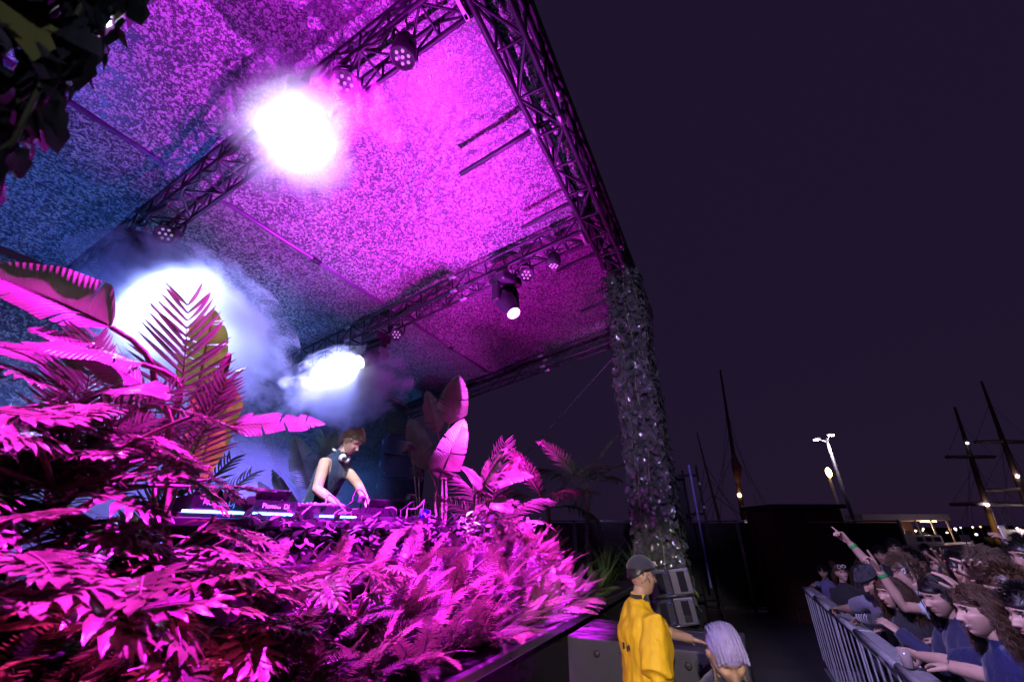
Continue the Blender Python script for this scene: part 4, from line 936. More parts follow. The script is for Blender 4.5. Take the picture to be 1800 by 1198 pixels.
def hair_strands(mb, headM, n, length, r0, curl, seed, style='long', body=None, cap_lo=-0.02, volume=1.0, wid=0.004, region=None):
    r = random.Random(seed); made = 0
    while made < n:
        th = r.uniform(0, 1.0); ph = r.uniform(0, 2 * math.pi)
        z = math.cos(th * 1.9); rad = math.sqrt(max(0, 1 - z * z)); d = Vector((rad * math.cos(ph), rad * math.sin(ph), z))
        p = Vector((0.079 * d.x, 0.098 * d.y - 0.006, 0.124 * d.z))
        hairline = 0.062 - 0.30 * max(0, -p.y) - (0.05 if abs(p.x) > 0.055 and p.y < 0.03 else 0)
        if p.y > -0.03 and p.z < hairline + 0.25 * max(0, p.y - 0.05): continue
        if p.y <= -0.03 and p.z < cap_lo - 0.05: continue
        if region and not region(p): continue
        made += 1
        ln = length * r.uniform(0.7, 1.15); seg = 9 if length > 0.12 else 5; st = ln / seg
        part = 1 if p.x > 0.01 else -1
        if style == 'short': dr = (d * 0.9 + Vector((0.25 * r.uniform(-1, 1), 0.5, 0.35 + 0.3 * r.random()))).normalized()
        elif style == 'back': dr = (d * 0.35 + Vector((0, -1, 0.1))).normalized()
        elif style == 'messy': dr = (d * 1.0 + Vector((r.uniform(-.5, .5), r.uniform(-.2, .6), r.uniform(-.2, .4)))).normalized()
        else: dr = (d * 0.45 + Vector((part * 0.6, -0.65, 0.15))).normalized()
        q = p.copy(); pts = [q.copy()]; ph0 = r.uniform(0, 6.28)
        for s_ in range(seg):
            grav = 0.12 if style in ('short', 'messy') else 0.42
            if style == 'messy': grav = 0.32
            dr = (dr * (1 - grav) + Vector((0, -0.02, -1)) * grav + Vector((r.gauss(0, 1), r.gauss(0, 1), r.gauss(0, 1))) * 0.09).normalized()
            q = q + dr * st
            e = Vector((q.x / 0.083, (q.y + 0.004) / 0.104, q.z / 0.128)); mag = e.length; lim = 1.0 + (r.uniform(0.02, 0.16)) * volume
            if mag < lim: q = Vector((q.x * lim / mag, (q.y + 0.004) * lim / mag - 0.004, q.z * lim / mag))
            if q.z < -0.05 and style == 'long':
                dxy = math.hypot(q.x, q.y + 0.02); lim2 = 0.075 + 0.02 * volume
                if dxy < lim2 and dxy > 1e-4: q.x *= lim2 / dxy; q.y = (q.y + 0.02) * lim2 / dxy - 0.02
                if q.y > 0.03 and abs(q.x) < 0.07: q.x = math.copysign(0.07, q.x)
            if style == 'long' and q.z < 0.075 and q.y > 0.012: q.y = 0.012 - 0.01 * r.random(); q.x = math.copysign(max(abs(q.x), 0.084 + 0.02 * r.random() * volume), q.x)
            w = q.copy()
            if curl: w = q + Vector((math.cos(ph0 + s_ * 2.1), math.sin(ph0 + s_ * 2.1), 0.4 * math.sin(ph0 + s_ * 1.7))) * curl * min(1, s_ / 2)
            pts.append(w)
        mb.tube([headM @ x for x in pts], [wid * (1 - 0.75 * (i / seg) ** 2) for i in range(seg + 1)], 4, True, 0.5)

def person(label, pos, yaw, H=1.72, girth=1.0, lean=0.0, side=0.0, head=(0, 0, 0), top=None, bottom=None, sleeve=0.5, skinm=None, hair=None, arms=None, face=(1.0, 1.0, 0.0, 'open'), baggy=0.0, hem=0.50,  neck_cut=0.0, group=None, voxel=0.011, z0=0.0, twist=0.0, headless=False, sleeve_m=None, seedn=0):
    skinm = skinm or sk_fair; top = top or blackcloth; bottom = bottom or jeans
    k = H / 1.72; P0 = Vector((pos[0], pos[1], z0))
    f = Vector((math.cos(yaw), math.sin(yaw), 0)); rt_ = Vector((math.sin(yaw), -math.cos(yaw), 0))
    t = thing('person', label, 'person', P0, group)
    hipz = 0.52 * H; shz = 0.815 * H
    def sp(lat, fw, z):
        """upright body coordinates -> local (relative to P0), bent by lean / side"""
        if z <= hipz: return rt_ * lat + f * fw + Vector((0, 0, z))
        n = 12; c = Vector((0, 0, hipz)); u = min(1.0, (z - hipz) / (shz - hipz)); dz = (z - hipz) / n
        for i in range(n):
            a = (i + 0.5) / n * (z - hipz) / (shz - hipz); a = min(1, a * 1.6); al, be = lean * a, side * a
            c += (f * math.sin(al) + rt_ * math.sin(be) + Vector((0, 0, math.cos(al) * math.cos(be)))).normalized() * dz
        a = min(1, u * 1.6); al, be, tw = lean * a, side * a, twist * u
        F_ = (f * math.cos(al) + Vector((0, 0, -math.sin(al)))); R_ = (rt_ * math.cos(be) + Vector((0, 0, -math.sin(be))))
        F2 = F_ * math.cos(tw) + R_ * math.sin(tw); R2 = R_ * math.cos(tw) - F_ * math.sin(tw)
        return c + R2 * lat + F2 * fw
    mb = MB(); bones = []
    slot = dict(skin=0, top=6, bottom=7, shoe=8)
    # torso
    rings = [(hem * H - 0.02, 0.155, 0.115, 0.0), (0.52 * H, 0.168, 0.125, -0.01), (0.60 * H, 0.142, 0.105, 0.0), (0.68 * H, 0.158, 0.118, 0.01), (0.75 * H, 0.175, 0.120, 0.01), (0.80 * H, 0.170, 0.095, 0.0), (0.835 * H, 0.105, 0.070, -0.01), (0.855 * H, 0.060, 0.058, -0.005)]
    n = 20; vs = []
    for (z, a, b, off) in rings:
        a = (a * girth + baggy * (1 if z < 0.8 * H else 0.35)) * k; b = (b * girth + baggy * (1 if z < 0.8 * H else 0.3)) * k
        for i in range(n):
            q = 2 * math.pi * i / n; cx, sx = math.cos(q), math.sin(q)
            vs.append(sp(a * math.copysign(abs(cx) ** 0.85, cx), b * math.copysign(abs(sx) ** 0.9, sx) + off * k, z))
    mb.add(vs, [(i * n + j, i * n + (j + 1) % n, (i + 1) * n + (j + 1) % n, (i + 1) * n + j) for i in range(len(rings) - 1) for j in range(n)] + [tuple(range(n - 1, -1, -1)), tuple(range((len(rings) - 1) * n, len(rings) * n))])
    for i in range(len(rings) - 1): bones.append((sp(0, 0, rings[i][0]), sp(0, 0, rings[i + 1][0]), rings[i][1] * 0.8 * k, rings[i + 1][1] * 0.8 * k, 'top', 1.0, 'top'))
    # legs
    for sd in (-1, 1):
        hp, kn, an = sp(sd * 0.085 * k, 0, hipz), sp(sd * 0.10 * k, 0.015, 0.285 * H), sp(sd * 0.105 * k, -0.01, 0.055 * H)
        mb.tube([hp + Vector((0, 0, 0.04)), hp - Vector((0, 0, 0.08)), kn, kn - Vector((0, 0, 0.12)), an], [0.085 * k * girth, 0.09 * k * girth, 0.062 * k, 0.062 * k, 0.05 * k], 12)
        bones += [(hp, kn, 0.085, 0.06, 'bottom', 1.0, 'bottom'), (kn, an, 0.06, 0.05, 'bottom', 1.0, 'bottom')]
        toe = an + f * 0.17 * k - Vector((0, 0, 0.03)); mb.tube([an - f * 0.06 - Vector((0, 0, 0.045)), an + f * 0.04 - Vector((0, 0, 0.04)), toe - Vector((0, 0, 0.02))], [0.045, 0.05, 0.035], 10)
        bones.append((an - f * 0.06 - Vector((0, 0, 0.05)), toe, 0.05, 0.04, 'shoe', 1.0, 'shoe'))
    # neck
    nb, nt_ = sp(0, -0.005, 0.835 * H), sp(0, 0.012, 0.885 * H)
    mb.tube([nb, nt_, nt_ + (nt_ - nb) * 0.4], [0.058 * k, 0.052 * k, 0.05 * k], 12); bones.append((nb + (nt_ - nb) * (0.15 - neck_cut), nt_ + (nt_ - nb), 0.05, 0.05, 'skin', 1.0, 'skin'))
    # arms
    hands = []; l1, l2 = 0.172 * H, 0.155 * H
    sl_b = {True: 'top', False: 'skin'}
    for sd in (-1, 1):
        sh = sp(sd * 0.172 * k * girth, 0.0, 0.795 * H); spec = (arms or {}).get('R' if sd > 0 else 'L')
        if spec is None: tgt = sh + Vector((0, 0, -(l1 + l2) * 0.985)) + f * 0.05 + rt_ * sd * 0.05; spec = dict(pose='relaxed', palm=-rt_ * sd, hint=-f)
        else: tgt = Vector(spec['hand']) - P0
        el, wr = ik(sh, tgt, l1, l2, Vector(spec.get('hint', (0, 0, -1))))
        inn = sp(sd * 0.09 * k, 0, 0.785 * H)
        clo = (0.010 + baggy * 0.45) * k
        if sleeve >= 0.95: rr = [0.055, 0.058 + clo, 0.050 + clo, 0.042 + clo * 0.8, 0.036 + clo * 0.6]
        elif sleeve > 0.05: rr = [0.055, 0.058 + clo, 0.050 + clo * 1.15, 0.039, 0.028]
        else: rr = [0.052, 0.053, 0.046, 0.040, 0.027]
        rr = [x * k * (0.6 + 0.4 * girth) for x in rr]
        up_ = el - sh; fo = wr - el
        if 0.05 < sleeve < 0.95:
            cut = sh + up_ * min(1, sleeve * 1.5)
            mb.tube([inn, sh, sh + up_ * 0.5 * min(1, sleeve * 1.5), cut, cut + up_.normalized() * 0.004], [rr[0], rr[1] * 0.9, rr[1] * 0.98, rr[2] * 1.12, rr[2] * 0.9], 14)
            mb.tube([sh, el, el + fo * 0.3, wr], [0.044 * k, 0.040 * k, 0.041 * k, rr[4]], 12)
            bones.append((sh, cut, rr[1], rr[2], 'top', 1.0, 'top')); bones.append((cut + up_.normalized() * 0.015, el, 0.036 * k, 0.036 * k, 'skin', 1, 'skin')); bones.append((el, wr, 0.04 * k, 0.03 * k, 'skin', 1, 'skin'))
        else:
            mb.tube([inn, sh, sh + up_ * 0.55, el, el + fo * 0.3, wr], [rr[0], rr[1], rr[1] * 0.95, rr[2] * 0.98, rr[3] * 1.05, rr[4]], 12)
            nm = 'top' if sleeve >= 0.95 else 'skin'
            bones.append((sh + up_ * (0 if nm == 'top' else -0.05), el, 0.05 * k, 0.045 * k, nm, 1, nm)); bones.append((el, wr, 0.045 * k, 0.03 * k, nm, 1, nm))
        hands.append((wr, el, sd, spec))
    V, F, NN = remesh(mb, voxel, 3)
    # material by nearest bone
    C = V[F].mean(1)
    best = np.full(len(C), 1e9); sl = np.zeros(len(C), np.int32)
    for (p, q, r0, r1, nm, _, _) in bones:
        p_ = np.array(p); d = np.array(q) - p_; L2 = (d * d).sum() + 1e-9; tt = np.clip(((C - p_) @ d) / L2, 0, 1)
        dist = np.linalg.norm(C - (p_ + tt[:, None] * d), axis=1) - (r0 + (r1 - r0) * tt); w = dist < best; best[w] = dist[w]; sl[w] = slot[nm]
    # folds in the cloth
    isc = np.zeros(len(V), bool)
    isc[F[(sl == 6) | (sl == 7)].ravel()] = True; isc &= V[:, 2] > 0.45
    amp = 0.006 + baggy * 0.32
    for i in np.nonzero(isc)[0]:
        p = V[i]; a = mnoise.noise(Vector((p[0] * 9 + seedn, p[1] * 9, p[2] * 5))) + 1.3 * mnoise.noise(Vector((p[0] * 5 + p[2] * 3 + seedn, p[1] * 5, p[2] * 6 - p[0] * 4))) + 0.6 * mnoise.noise(Vector((p[0] * 22, p[1] * 22 + seedn, p[2] * 12)))
        V[i] = p + NN[i] * (a * amp)
    VV = V.tolist(); FF = F.tolist(); MM = sl.tolist()
    # head
    hc = sp(0, 0.02, 0.885 * H) ; upv = (sp(0, 0, 0.85 * H) - sp(0, 0, 0.83 * H)).normalized()
    hy, hp_, hr_ = head; a = yaw + hy
    Rz = Matrix.Rotation(a - math.pi / 2, 3, 'Z'); HR = Rz @ Matrix.Rotation(-hp_, 3, 'X') @ Matrix.Rotation(hr_, 3, 'Y')
    hcen = nt_ + upv * 0.02 * k + HR @ Vector((0, 0.025, 0.075 * k))
    HM = Matrix.Translation(hcen) @ HR.to_4x4() @ Matrix.Scale(k * 0.98, 4)
    if not headless:
        hv, hf, hm = head_arrays(*face); o = len(VV); VV += (hv @ np.array(HM.to_3x3()).T + np.array(HM.translation)).tolist(); FF += [tuple(i + o for i in q) for q in hf]; MM += list(hm)
    # hands
    info = []
    for (wr, el, sd, spec) in hands:
        x = (wr - el).normalized(); x = (x + Vector(spec.get('bend', (0, 0, 0)))).normalized()
        z = -Vector(spec.get('palm', (0, 0, -1)))
        M = frame(x, z, wr) ; hv, hf, _n = hand_arrays(*POSE[spec.get('pose', 'relaxed')])
        flip = 1 if sd < 0 else -1
        y_sign = Matrix.Diagonal((1, flip, 1, 1)) if True else None
        if spec.get('mirror'): y_sign = Matrix.Diagonal((1, -flip, 1, 1))
        o = len(VV); Q = M @ y_sign @ Matrix.Scale(k, 4); VV += (hv @ np.array(Q.to_3x3()).T + np.array(Q.translation)).tolist(); FF += [tuple(i + o for i in q) for q in hf]; MM += [0] * len(hf)
        info.append((M, wr, el))
    me = bpy.data.meshes.new('body'); me.from_pydata(VV, [], FF)
    for m in (skinm, lip_m, brow_m, eye_w, eye_d, tooth, top, bottom, shoe_m): me.materials.append(m)
    me.polygons.foreach_set('material_index', [int(x) for x in MM]); me.polygons.foreach_set('use_smooth', [True] * len(FF)); me.update()
    obj('body', me, t)
    # hair
    if hair and not headless:
        hm_ = hair['m']; hb = MB(); st = hair.get('style', 'short')
        # scalp cap
        capv = []; nn, mm_ = 36, 16
        for j in range(mm_ + 1):
            for i in range(nn):
                ph = 2 * math.pi * i / nn; lo = (1.15 + 0.55 * max(0, -math.sin(ph)) + 0.15 * abs(math.cos(ph))); th = lo * j / mm_
                e = 1.045 + 0.05 * mnoise.noise(Vector((math.cos(ph) * 2, math.sin(ph) * 2, th * 3 + hair.get('seed', 0)))) - (0.05 if j == mm_ else 0)
                capv.append(HM @ Vector((0.079 * e * math.sin(th) * math.cos(ph), 0.099 * e * math.sin(th) * math.sin(ph) - 0.008, 0.124 * e * math.cos(th))))
        hb.add(capv, [(j * nn + i, j * nn + (i + 1) % nn, (j + 1) * nn + (i + 1) % nn, (j + 1) * nn + i) for j in range(mm_) for i in range(nn)])
        if st == 'short': hair_strands(hb, HM, int(hair.get('n', 420) * 1.6), hair.get('len', 0.05), 0, 0, hair.get('seed', 1), 'short', volume=hair.get('vol', 0.6), wid=0.003)
        elif st == 'messy': hair_strands(hb, HM, int(hair.get('n', 520) * 2.6), hair.get('len', 0.085), 0, hair.get('curl', 0.002), hair.get('seed', 1), 'messy', volume=hair.get('vol', 0.7), wid=0.0019)
        elif st == 'long': hair_strands(hb, HM, int(hair.get('n', 420) * 2.0), hair.get('len', 0.38), 0, hair.get('curl', 0.0), hair.get('seed', 1), 'long', volume=hair.get('vol', 0.8), wid=hair.get('wid', 0.006) * 0.55)
        elif st == 'back': hair_strands(hb, HM, hair.get('n', 420), hair.get('len', 0.15), 0, 0, hair.get('seed', 1), 'back', volume=0.5, wid=0.005)
        hb.build('hair', hm_, t, True)
    return t, HM, info, sp
def wristband(t, info, i, m):
    M, wr, el = info[i]; x = (el - wr).normalized(); p = wr + x * 0.035
    o = MB(); pts = []; a = x.orthogonal().normalized(); b = x.cross(a)
    n = 18; vs = []
    for q in range(n):
        an = 2 * math.pi * q / n
        for (h, r) in ((-0.011, 0.034), (0.011, 0.036)): vs.append(p + x * h + a * math.cos(an) * r + b * math.sin(an) * r)
    o.add(vs, [(2 * q, 2 * q + 1, (2 * q + 3) % (2 * n), (2 * q + 2) % (2 * n)) for q in range(n)])
    return o.build('wristband', m, t, True)
hair_br = mat('hair_brown', (0.07, 0.035, 0.018), 0.42, var=0.3, vscale=30); hair_dk = mat('hair_dark', (0.012, 0.009, 0.009), 0.38, var=0.3, vscale=30)
hair_lt = mat('hair_light_brown', (0.10, 0.065, 0.04), 0.45, var=0.3, vscale=30); hair_pu = mat('hair_lilac', (0.26, 0.21, 0.44), 0.42, var=0.25, vscale=30)
green_band = mat('green_wristband', (0.03, 0.42, 0.10), 0.4, spec=0.5)
# ---------------------------------------------------------------- DJ table and gear
TZ = 2.08; TW = 0.98
tb = thing('dj_table', 'black DJ table behind the hedge', 'table', M=SM(0, 0, 0))
MB().bevbox((0.0, TW + 0.36, TZ - 0.03), (2.5, 0.78, 0.05), 0.008).build('tabletop', black, tb)
MB().box((0.0, TW + 0.02, 1.62), (2.4, 0.02, 0.80)).build('front_cloth', MAT['skirt_cloth'], tb)
for x in (-1.15, 1.15):
    for y in (0.08, 0.66): MB().tube([(x, TW + y, 1.2), (x, TW + y, TZ - 0.05)], 0.02).build('leg', alu, tb)
gear_m = mat('gear_plastic', (0.02, 0.02, 0.024), 0.28, var=0.2, vscale=20); gear_top = mat('gear_top_metal', (0.09, 0.09, 0.11), 0.25, 0.7, var=0.2)
silver = mat('brushed_silver', (0.5, 0.5, 0.55), 0.28, 0.9); ink = mat('white_print', (0.8, 0.8, 0.85), 0.5)
def text(name, body, size, M, m, parent, ext=0.001, align='CENTER'):
    cu = bpy.data.curves.new(name, 'FONT'); cu.body = body; cu.size = size; cu.extrude = ext; cu.align_x = align; cu.align_y = 'CENTER'; cu.materials.append(m); cu.resolution_u = 3
    o = bpy.data.objects.new('tmp_text', cu); COL.objects.link(o)
    dg = bpy.context.evaluated_depsgraph_get(); me = bpy.data.meshes.new_from_object(o.evaluated_get(dg)); bpy.data.objects.remove(o)
    return obj(name, me, parent, M)
def player(label, s, w, rz, sign=True):
    t = thing('record_player', label, 'player', M=SM(s, w, TZ - 0.003, rz), group='digital record players on the table')
    # wedge body: low towards the DJ (local +y), tall at the back towards the pit
    v = [(-0.16, -0.2, 0.004), (0.16, -0.2, 0.004), (0.16, 0.2, 0.004), (-0.16, 0.2, 0.004), (-0.16, -0.2, 0.115), (0.16, -0.2, 0.115), (0.16, 0.2, 0.085), (-0.16, 0.2, 0.085)]
    MB().add(v, [(0, 3, 2, 1), (4, 5, 6, 7), (0, 1, 5, 4), (1, 2, 6, 5), (2, 3, 7, 6), (3, 0, 4, 7)]).build('case', gear_m, t)
    MB().lathe([(0.105, 0), (0.105, 0.012), (0.098, 0.018), (0.02, 0.018)], None, 28, (0, 0.06, 0.096)).build('jog_wheel', silver, t, True)
    MB().bevbox((0, -0.145, 0.145), (0.24, 0.015, 0.09), 0.004, Matrix.Rotation(0.5, 3, 'X')).build('screen', gear_m, t)
    MB().bevbox((0, -0.203, 0.03), (0.30, 0.006, 0.03), 0.002).build('rear_panel', silver, t)
    for k in range(4): MB().lathe([(0.012, 0), (0.011, 0.012), (0.004, 0.013)], None, 10, (-0.13 + 0.03 * k, 0.17, 0.088)).build('button', silver, t, True)
    if sign:
        M = Matrix.Translation((0.0, -0.2035, 0.078)) @ Matrix.Rotation(math.pi / 2, 4, 'X')
        text('lettering', 'Pioneer Dj', 0.045, M, ink, t)
    return t
player('digital record player nearest the planting, white lettering on its back', -1.02, TW + 0.22, 0.12)
player('second digital record player with white lettering, next to the mixer', -0.62, TW + 0.24, 0.0)
player('digital record player under the hands of the DJ', 0.42, TW + 0.28, 0.0, False)
t = thing('dj_mixer', 'black DJ mixer between the record players', 'mixer', M=SM(-0.12, TW + 0.26, TZ - 0.003))
MB().bevbox((0, 0, 0.055), (0.36, 0.4, 0.1), 0.008).build('case', gear_m, t)
for i in range(5):
    for j in range(5): MB().lathe([(0.011, 0), (0.009, 0.02), (0.003, 0.021)], None, 8, (-0.13 + 0.065 * i, -0.14 + 0.05 * j, 0.106)).build('knob', silver, t, True)
for i in range(4): MB().bevbox((-0.1 + 0.065 * i, 0.15, 0.112), (0.016, 0.03, 0.014), 0.003).build('fader', ink, t)
t = thing('effects_unit', 'flat black effects unit at the far end of the table', 'audio unit', M=SM(0.85, TW + 0.3, TZ - 0.003)); MB().bevbox((0, 0, 0.03), (0.34, 0.3, 0.055), 0.006).build('case', gear_m, t)
for i in range(8): MB().bevbox((-0.12 + 0.034 * i, 0.02, 0.06), (0.024, 0.024, 0.008), 0.002).build('pad', silver, t)
refl_glow = mat('blue_reflection', (0.3, 0.5, 1), 0.3, emit=(0.06, 0.22, 1.0), estr=22)  # added glow imitating blue stage light reflected off the players
for i, (s0, s1, lab) in enumerate(((-1.2, -0.84, 'added blue glow strip standing for reflected light behind the nearest record player'), (-0.8, -0.44, 'added blue glow strip standing for reflected light behind the second record player'), (-0.3, 0.06, 'added blue glow strip standing for reflected light behind the mixer'))):
    t = thing('glow_strip', lab, 'imitated reflection', M=SM((s0 + s1) / 2, TW + 0.008, TZ), group='added strips imitating blue reflections on the table')
    MB().bevbox((0, 0, 0.010), (s1 - s0, 0.022, 0.02), 0.003).build('strip_base', silver, t); MB().bevbox((0, -0.009, 0.026), (s1 - s0 - 0.02, 0.014, 0.012), 0.003).build('glow_face', refl_glow, t)
can_b = mat('can_blue', (0.02, 0.05, 0.35), 0.25, 0.7); can_s = mat('can_silver', (0.6, 0.6, 0.65), 0.22, 0.9)
for i, s in enumerate((1.02, 1.10, 1.18)):
    t = thing('drink_can', 'slim %s drink can at the table end, %s of three' % (('silver', 'blue', 'blue')[i], ('first', 'middle', 'last')[i]), 'can', S(s, TW + 0.12 + 0.02 * i, TZ - 0.004), 'drink cans on the table')
    MB().lathe([(0.022, 0), (0.0265, 0.008), (0.0265, 0.12), (0.022, 0.132), (0.0225, 0.135), (0.018, 0.132)], None, 18).build('shell', can_s if i == 0 else can_b, t, True)
    MB().lathe([(0.0268, 0.04), (0.0268, 0.09)], None, 18).build('band', can_b if i == 0 else can_s, t, True)
# small action camera on a bendy arm
t = thing('action_camera', 'little square camera on a thin bent arm in front of the DJ', 'camera', S(0.14, TW + 0.05, TZ))
MB().tube([(0, 0, -0.004), (0.0, 0.0, 0.05), (-0.01, 0.01, 0.10), (-0.005, 0, 0.135)], 0.006, 6).build('arm', gear_m, t, True)
MB().bevbox((-0.005, 0, 0.165), (0.06, 0.03, 0.055), 0.006, STAGE_R).build('case', silver, t); MB().lathe([(0.014, 0), (0.014, 0.012), (0.006, 0.013)], STAGE_R @ Matrix.Rotation(math.pi / 2, 3, 'X'), 12, (-0.005 - 0.015 * BX.x, -0.015 * BX.y, 0.172)).build('lens', gear_m, t, True)
# cables
wcab = mat('pale_cable', (0.5, 0.5, 0.55), 0.45); cr_ = random.Random(12)
CL = ['over the second player', 'behind the mixer', 'across the mixer', 'in front of the DJ hands', 'beside the effects unit', 'drooping over the hedge', 'near the drink cans']
for i, s in enumerate((-0.7, -0.35, -0.02, 0.3, 0.62, 0.72, 0.95)):
    a = S(s, TW + 0.1, TZ + 0.02); b = S(s + 0.28 + 0.1 * (i % 2), TW + 0.06, TZ + 0.01); h = 0.09 + 0.05 * (i % 3)
    if i == 5: b = S(s + 0.22, TW - 0.12, TZ - 0.06)
    pts = [a.lerp(b, q / 14) + Vector((0, 0, h * math.sin(math.pi * q / 14) * (1 + 0.25 * math.sin(q)))) + BX * (0.04 * math.sin(q * 0.9 + i)) for q in range(15)]
    tag(MB().tube(pts, 0.0055, 6).build('audio_cable', wcab if i % 2 else cabm, None, True), '%s cable arching %s' % ('pale' if i % 2 else 'black', CL[i]), 'cable', 'cables on the DJ table')

# ---------------------------------------------------------------- the DJ
djp = S(0.40, 1.90, 0); djyaw = math.atan2(-BX.y, -BX.x) + 0.30
tank = fabric('navy_tank_top', (0.012, 0.03, 0.075))
hair_dj = dict(m=hair_br, style='messy', n=520, len=0.062, curl=0.005, seed=4, vol=0.7)
dj, HM, info, sp_ = person('DJ in a sleeveless navy top bending over the players', (djp.x, djp.y), djyaw, 1.80, 1.0, lean=0.36, head=(0.12, 0.55, 0.0), top=tank, bottom=blackcloth, sleeve=0.0, skinm=sk_fair, hair=hair_dj,
    arms=dict(R=dict(hand=S(0.20, TW + 0.40, TZ + 0.14), hint=(-0.8, -0.2, -0.3), pose='flat', palm=(0, 0, -1)), L=dict(hand=S(0.52, TW + 0.34, TZ + 0.14), hint=(0.6, 0.4, -0.3), pose='pinch', palm=(0, 0, -1))), z0=1.2, voxel=0.009, neck_cut=0.3, face=(1.05, 1.0, 0.0, 'closed'))
ph = thing('headphones', 'white headphones resting round the neck of the DJ', 'headphones', djp + Vector((0, 0, 1.2)))
nk = HM @ Vector((0, -0.005, -0.145))
Rh = HM.to_3x3().normalized()
MB().tube([nk + Rh @ Vector((0.085 * math.cos(a), 0.085 * math.sin(a) - 0.02, 0)) for a in [math.radians(-10 - 160 * q / 16) for q in range(17)]], 0.010, 8).build('headband', mat('white_plastic', (0.7, 0.7, 0.72), 0.3), ph, True)
for sd in (-1, 1):
    MB().lathe([(0.036, -0.012), (0.04, 0.0), (0.036, 0.018), (0.02, 0.022)], Rh @ Matrix.Rotation(sd * math.pi / 2.6, 3, 'Y') @ Matrix.Rotation(-1.0, 3, 'X'), 16, nk + Rh @ Vector((sd * 0.062, 0.055, -0.01))).build('ear_cup', MAT['white_plastic'], ph, True)
    MB().sphere(nk + Rh @ Vector((sd * 0.066, 0.075, -0.012)), 0.018, 10, 8).build('ear_pad', black, ph, True)

# ---------------------------------------------------------------- pit: security guard and woman
yel = mat('yellow_jacket', (0.80, 0.46, 0.01), 0.62, var=0.12, vscale=5, bump=0.8, bscale=13)
gp = atz(1128, 1010, 1.70)
gyaw = math.radians(8)
guard, HM, info, sp_ = person('security guard in a loose yellow jacket and black cap standing in the pit', (gp.x - 0.05, gp.y), gyaw, 1.80, 1.12, lean=0.03, head=(-0.05, 0.02, 0.0), top=yel, bottom=blackcloth, sleeve=0.62, skinm=sk_mid, baggy=0.030, hem=0.44, voxel=0.009,
    arms=dict(L=dict(hand=(gp.x + 0.55, gp.y + 0.42, 1.18), hint=(0.2, 0.3, -1), pose='flat', palm=(0, 0, -1)), R=dict(hand=(gp.x + 0.06, gp.y - 0.30, 0.90), hint=(-0.6, -0.3, 0), pose='relaxed', palm=(0, 1, 0))), hair=dict(m=hair_dk, style='short', n=200, len=0.015, seed=2, vol=0.2), face=(1.15, 1.0, 0.0, 'open'), seedn=3)
gb = Vector(guard.location)
cap_m = fabric('black_cap_cloth', (0.03, 0.03, 0.04))
def cap(parent, HM, m, logo=None, back=False):
    mb = MB(); nn = 28; mm_ = 10; vs = []
    for j in range(mm_ + 1):
        th = 1.42 * j / mm_
        for i in range(nn):
            a = 2 * math.pi * i / nn; vs.append(HM @ Vector((0.092 * math.sin(th) * math.cos(a), 0.113 * math.sin(th) * math.sin(a) - 0.004, 0.035 + 0.108 * math.cos(th))))
    mb.add(vs, [(j * nn + i, j * nn + (i + 1) % nn, (j + 1) * nn + (i + 1) % nn, (j + 1) * nn + i) for j in range(mm_) for i in range(nn)])
    c = mb.build('cap', m, parent, True)
    br = MB(); vs = []; sg = -1 if back else 1
    for r_ in range(5):
        for i in range(13):
            a = math.radians(20 + 140 * i / 12); q = r_ / 4; rad = 1 + 0.62 * q * math.sin(a) ** 1.5
            for dz in (0.003, -0.003): vs.append(HM @ Vector((0.090 * math.cos(a) * (1 + 0.02 * q), sg * (0.111 * math.sin(a) * rad) - 0.004, 0.052 - 0.012 * q + 0.012 * math.cos(a) ** 2 * -1 + dz)))
    idx = lambda r_, i, d: (r_ * 13 + i) * 2 + d
    fs = [(idx(r_, i, d), idx(r_, i + 1, d), idx(r_ + 1, i + 1, d), idx(r_ + 1, i, d)) for r_ in range(4) for i in range(12) for d in (0, 1)] + [(idx(4, i, 0), idx(4, i + 1, 0), idx(4, i + 1, 1), idx(4, i, 1)) for i in range(12)]
    br.add(vs, fs); br.build('peak', m, c, True)
    MB().sphere(HM @ Vector((0, -0.004, 0.143)), 0.008, 8, 6).build('button', m, c, True)
    if logo: MB().bevbox(HM @ Vector((0, 0.108, 0.085)), (0.05, 0.006, 0.032), 0.002, HM.to_3x3().normalized() @ Matrix.Rotation(0.35, 3, 'X')).build('badge', logo, c)
    return c
cap(guard, HM, cap_m, mat('pale_badge', (0.6, 0.45, 0.42), 0.6))
# dark collar, sunglasses on the peak, print on the back
col = MB(); cc = sp_(0, 0, 0.86 * 1.80); col.lathe([(0.075, -0.03), (0.068, 0.0), (0.064, 0.03), (0.058, 0.03), (0.06, -0.02)], None, 20, cc); col.build('collar', blackcloth, guard, True)
sg = thing('sunglasses', 'dark sunglasses perched on the cap of the security guard', 'sunglasses', gb)
for sd in (-1, 1): MB().sphere(HM @ Vector((sd * 0.033, 0.118, 0.062)), (0.028, 0.006, 0.019), 12, 8, HM.to_3x3().normalized()).build('lens', mat('dark_lens', (0.01, 0.01, 0.012), 0.08), sg, True)
MB().tube([HM @ Vector((x, y, 0.062)) for x, y in ((-0.092, 0.0), (-0.088, 0.07), (-0.06, 0.115), (0, 0.122), (0.06, 0.115), (0.088, 0.07), (0.092, 0.0))], 0.003, 6).build('frame', black, sg, True)
MB().tube([HM @ Vector((0.089, -0.004, 0.01)), HM @ Vector((0.093, 0.012, -0.006)), HM @ Vector((0.086, 0.02, -0.03))], 0.004, 6).build('earpiece', black, guard, True)
pr = MB(); 
for k in range(4): pr.bevbox(sp_(0.03 + 0.035 * k, -0.168 - 0.012 * (k == 1), 0.70 * 1.8 + 0.015 * (k % 2)), (0.008, 0.02, 0.03), 0.002)
pr.build('back_print', black, guard)

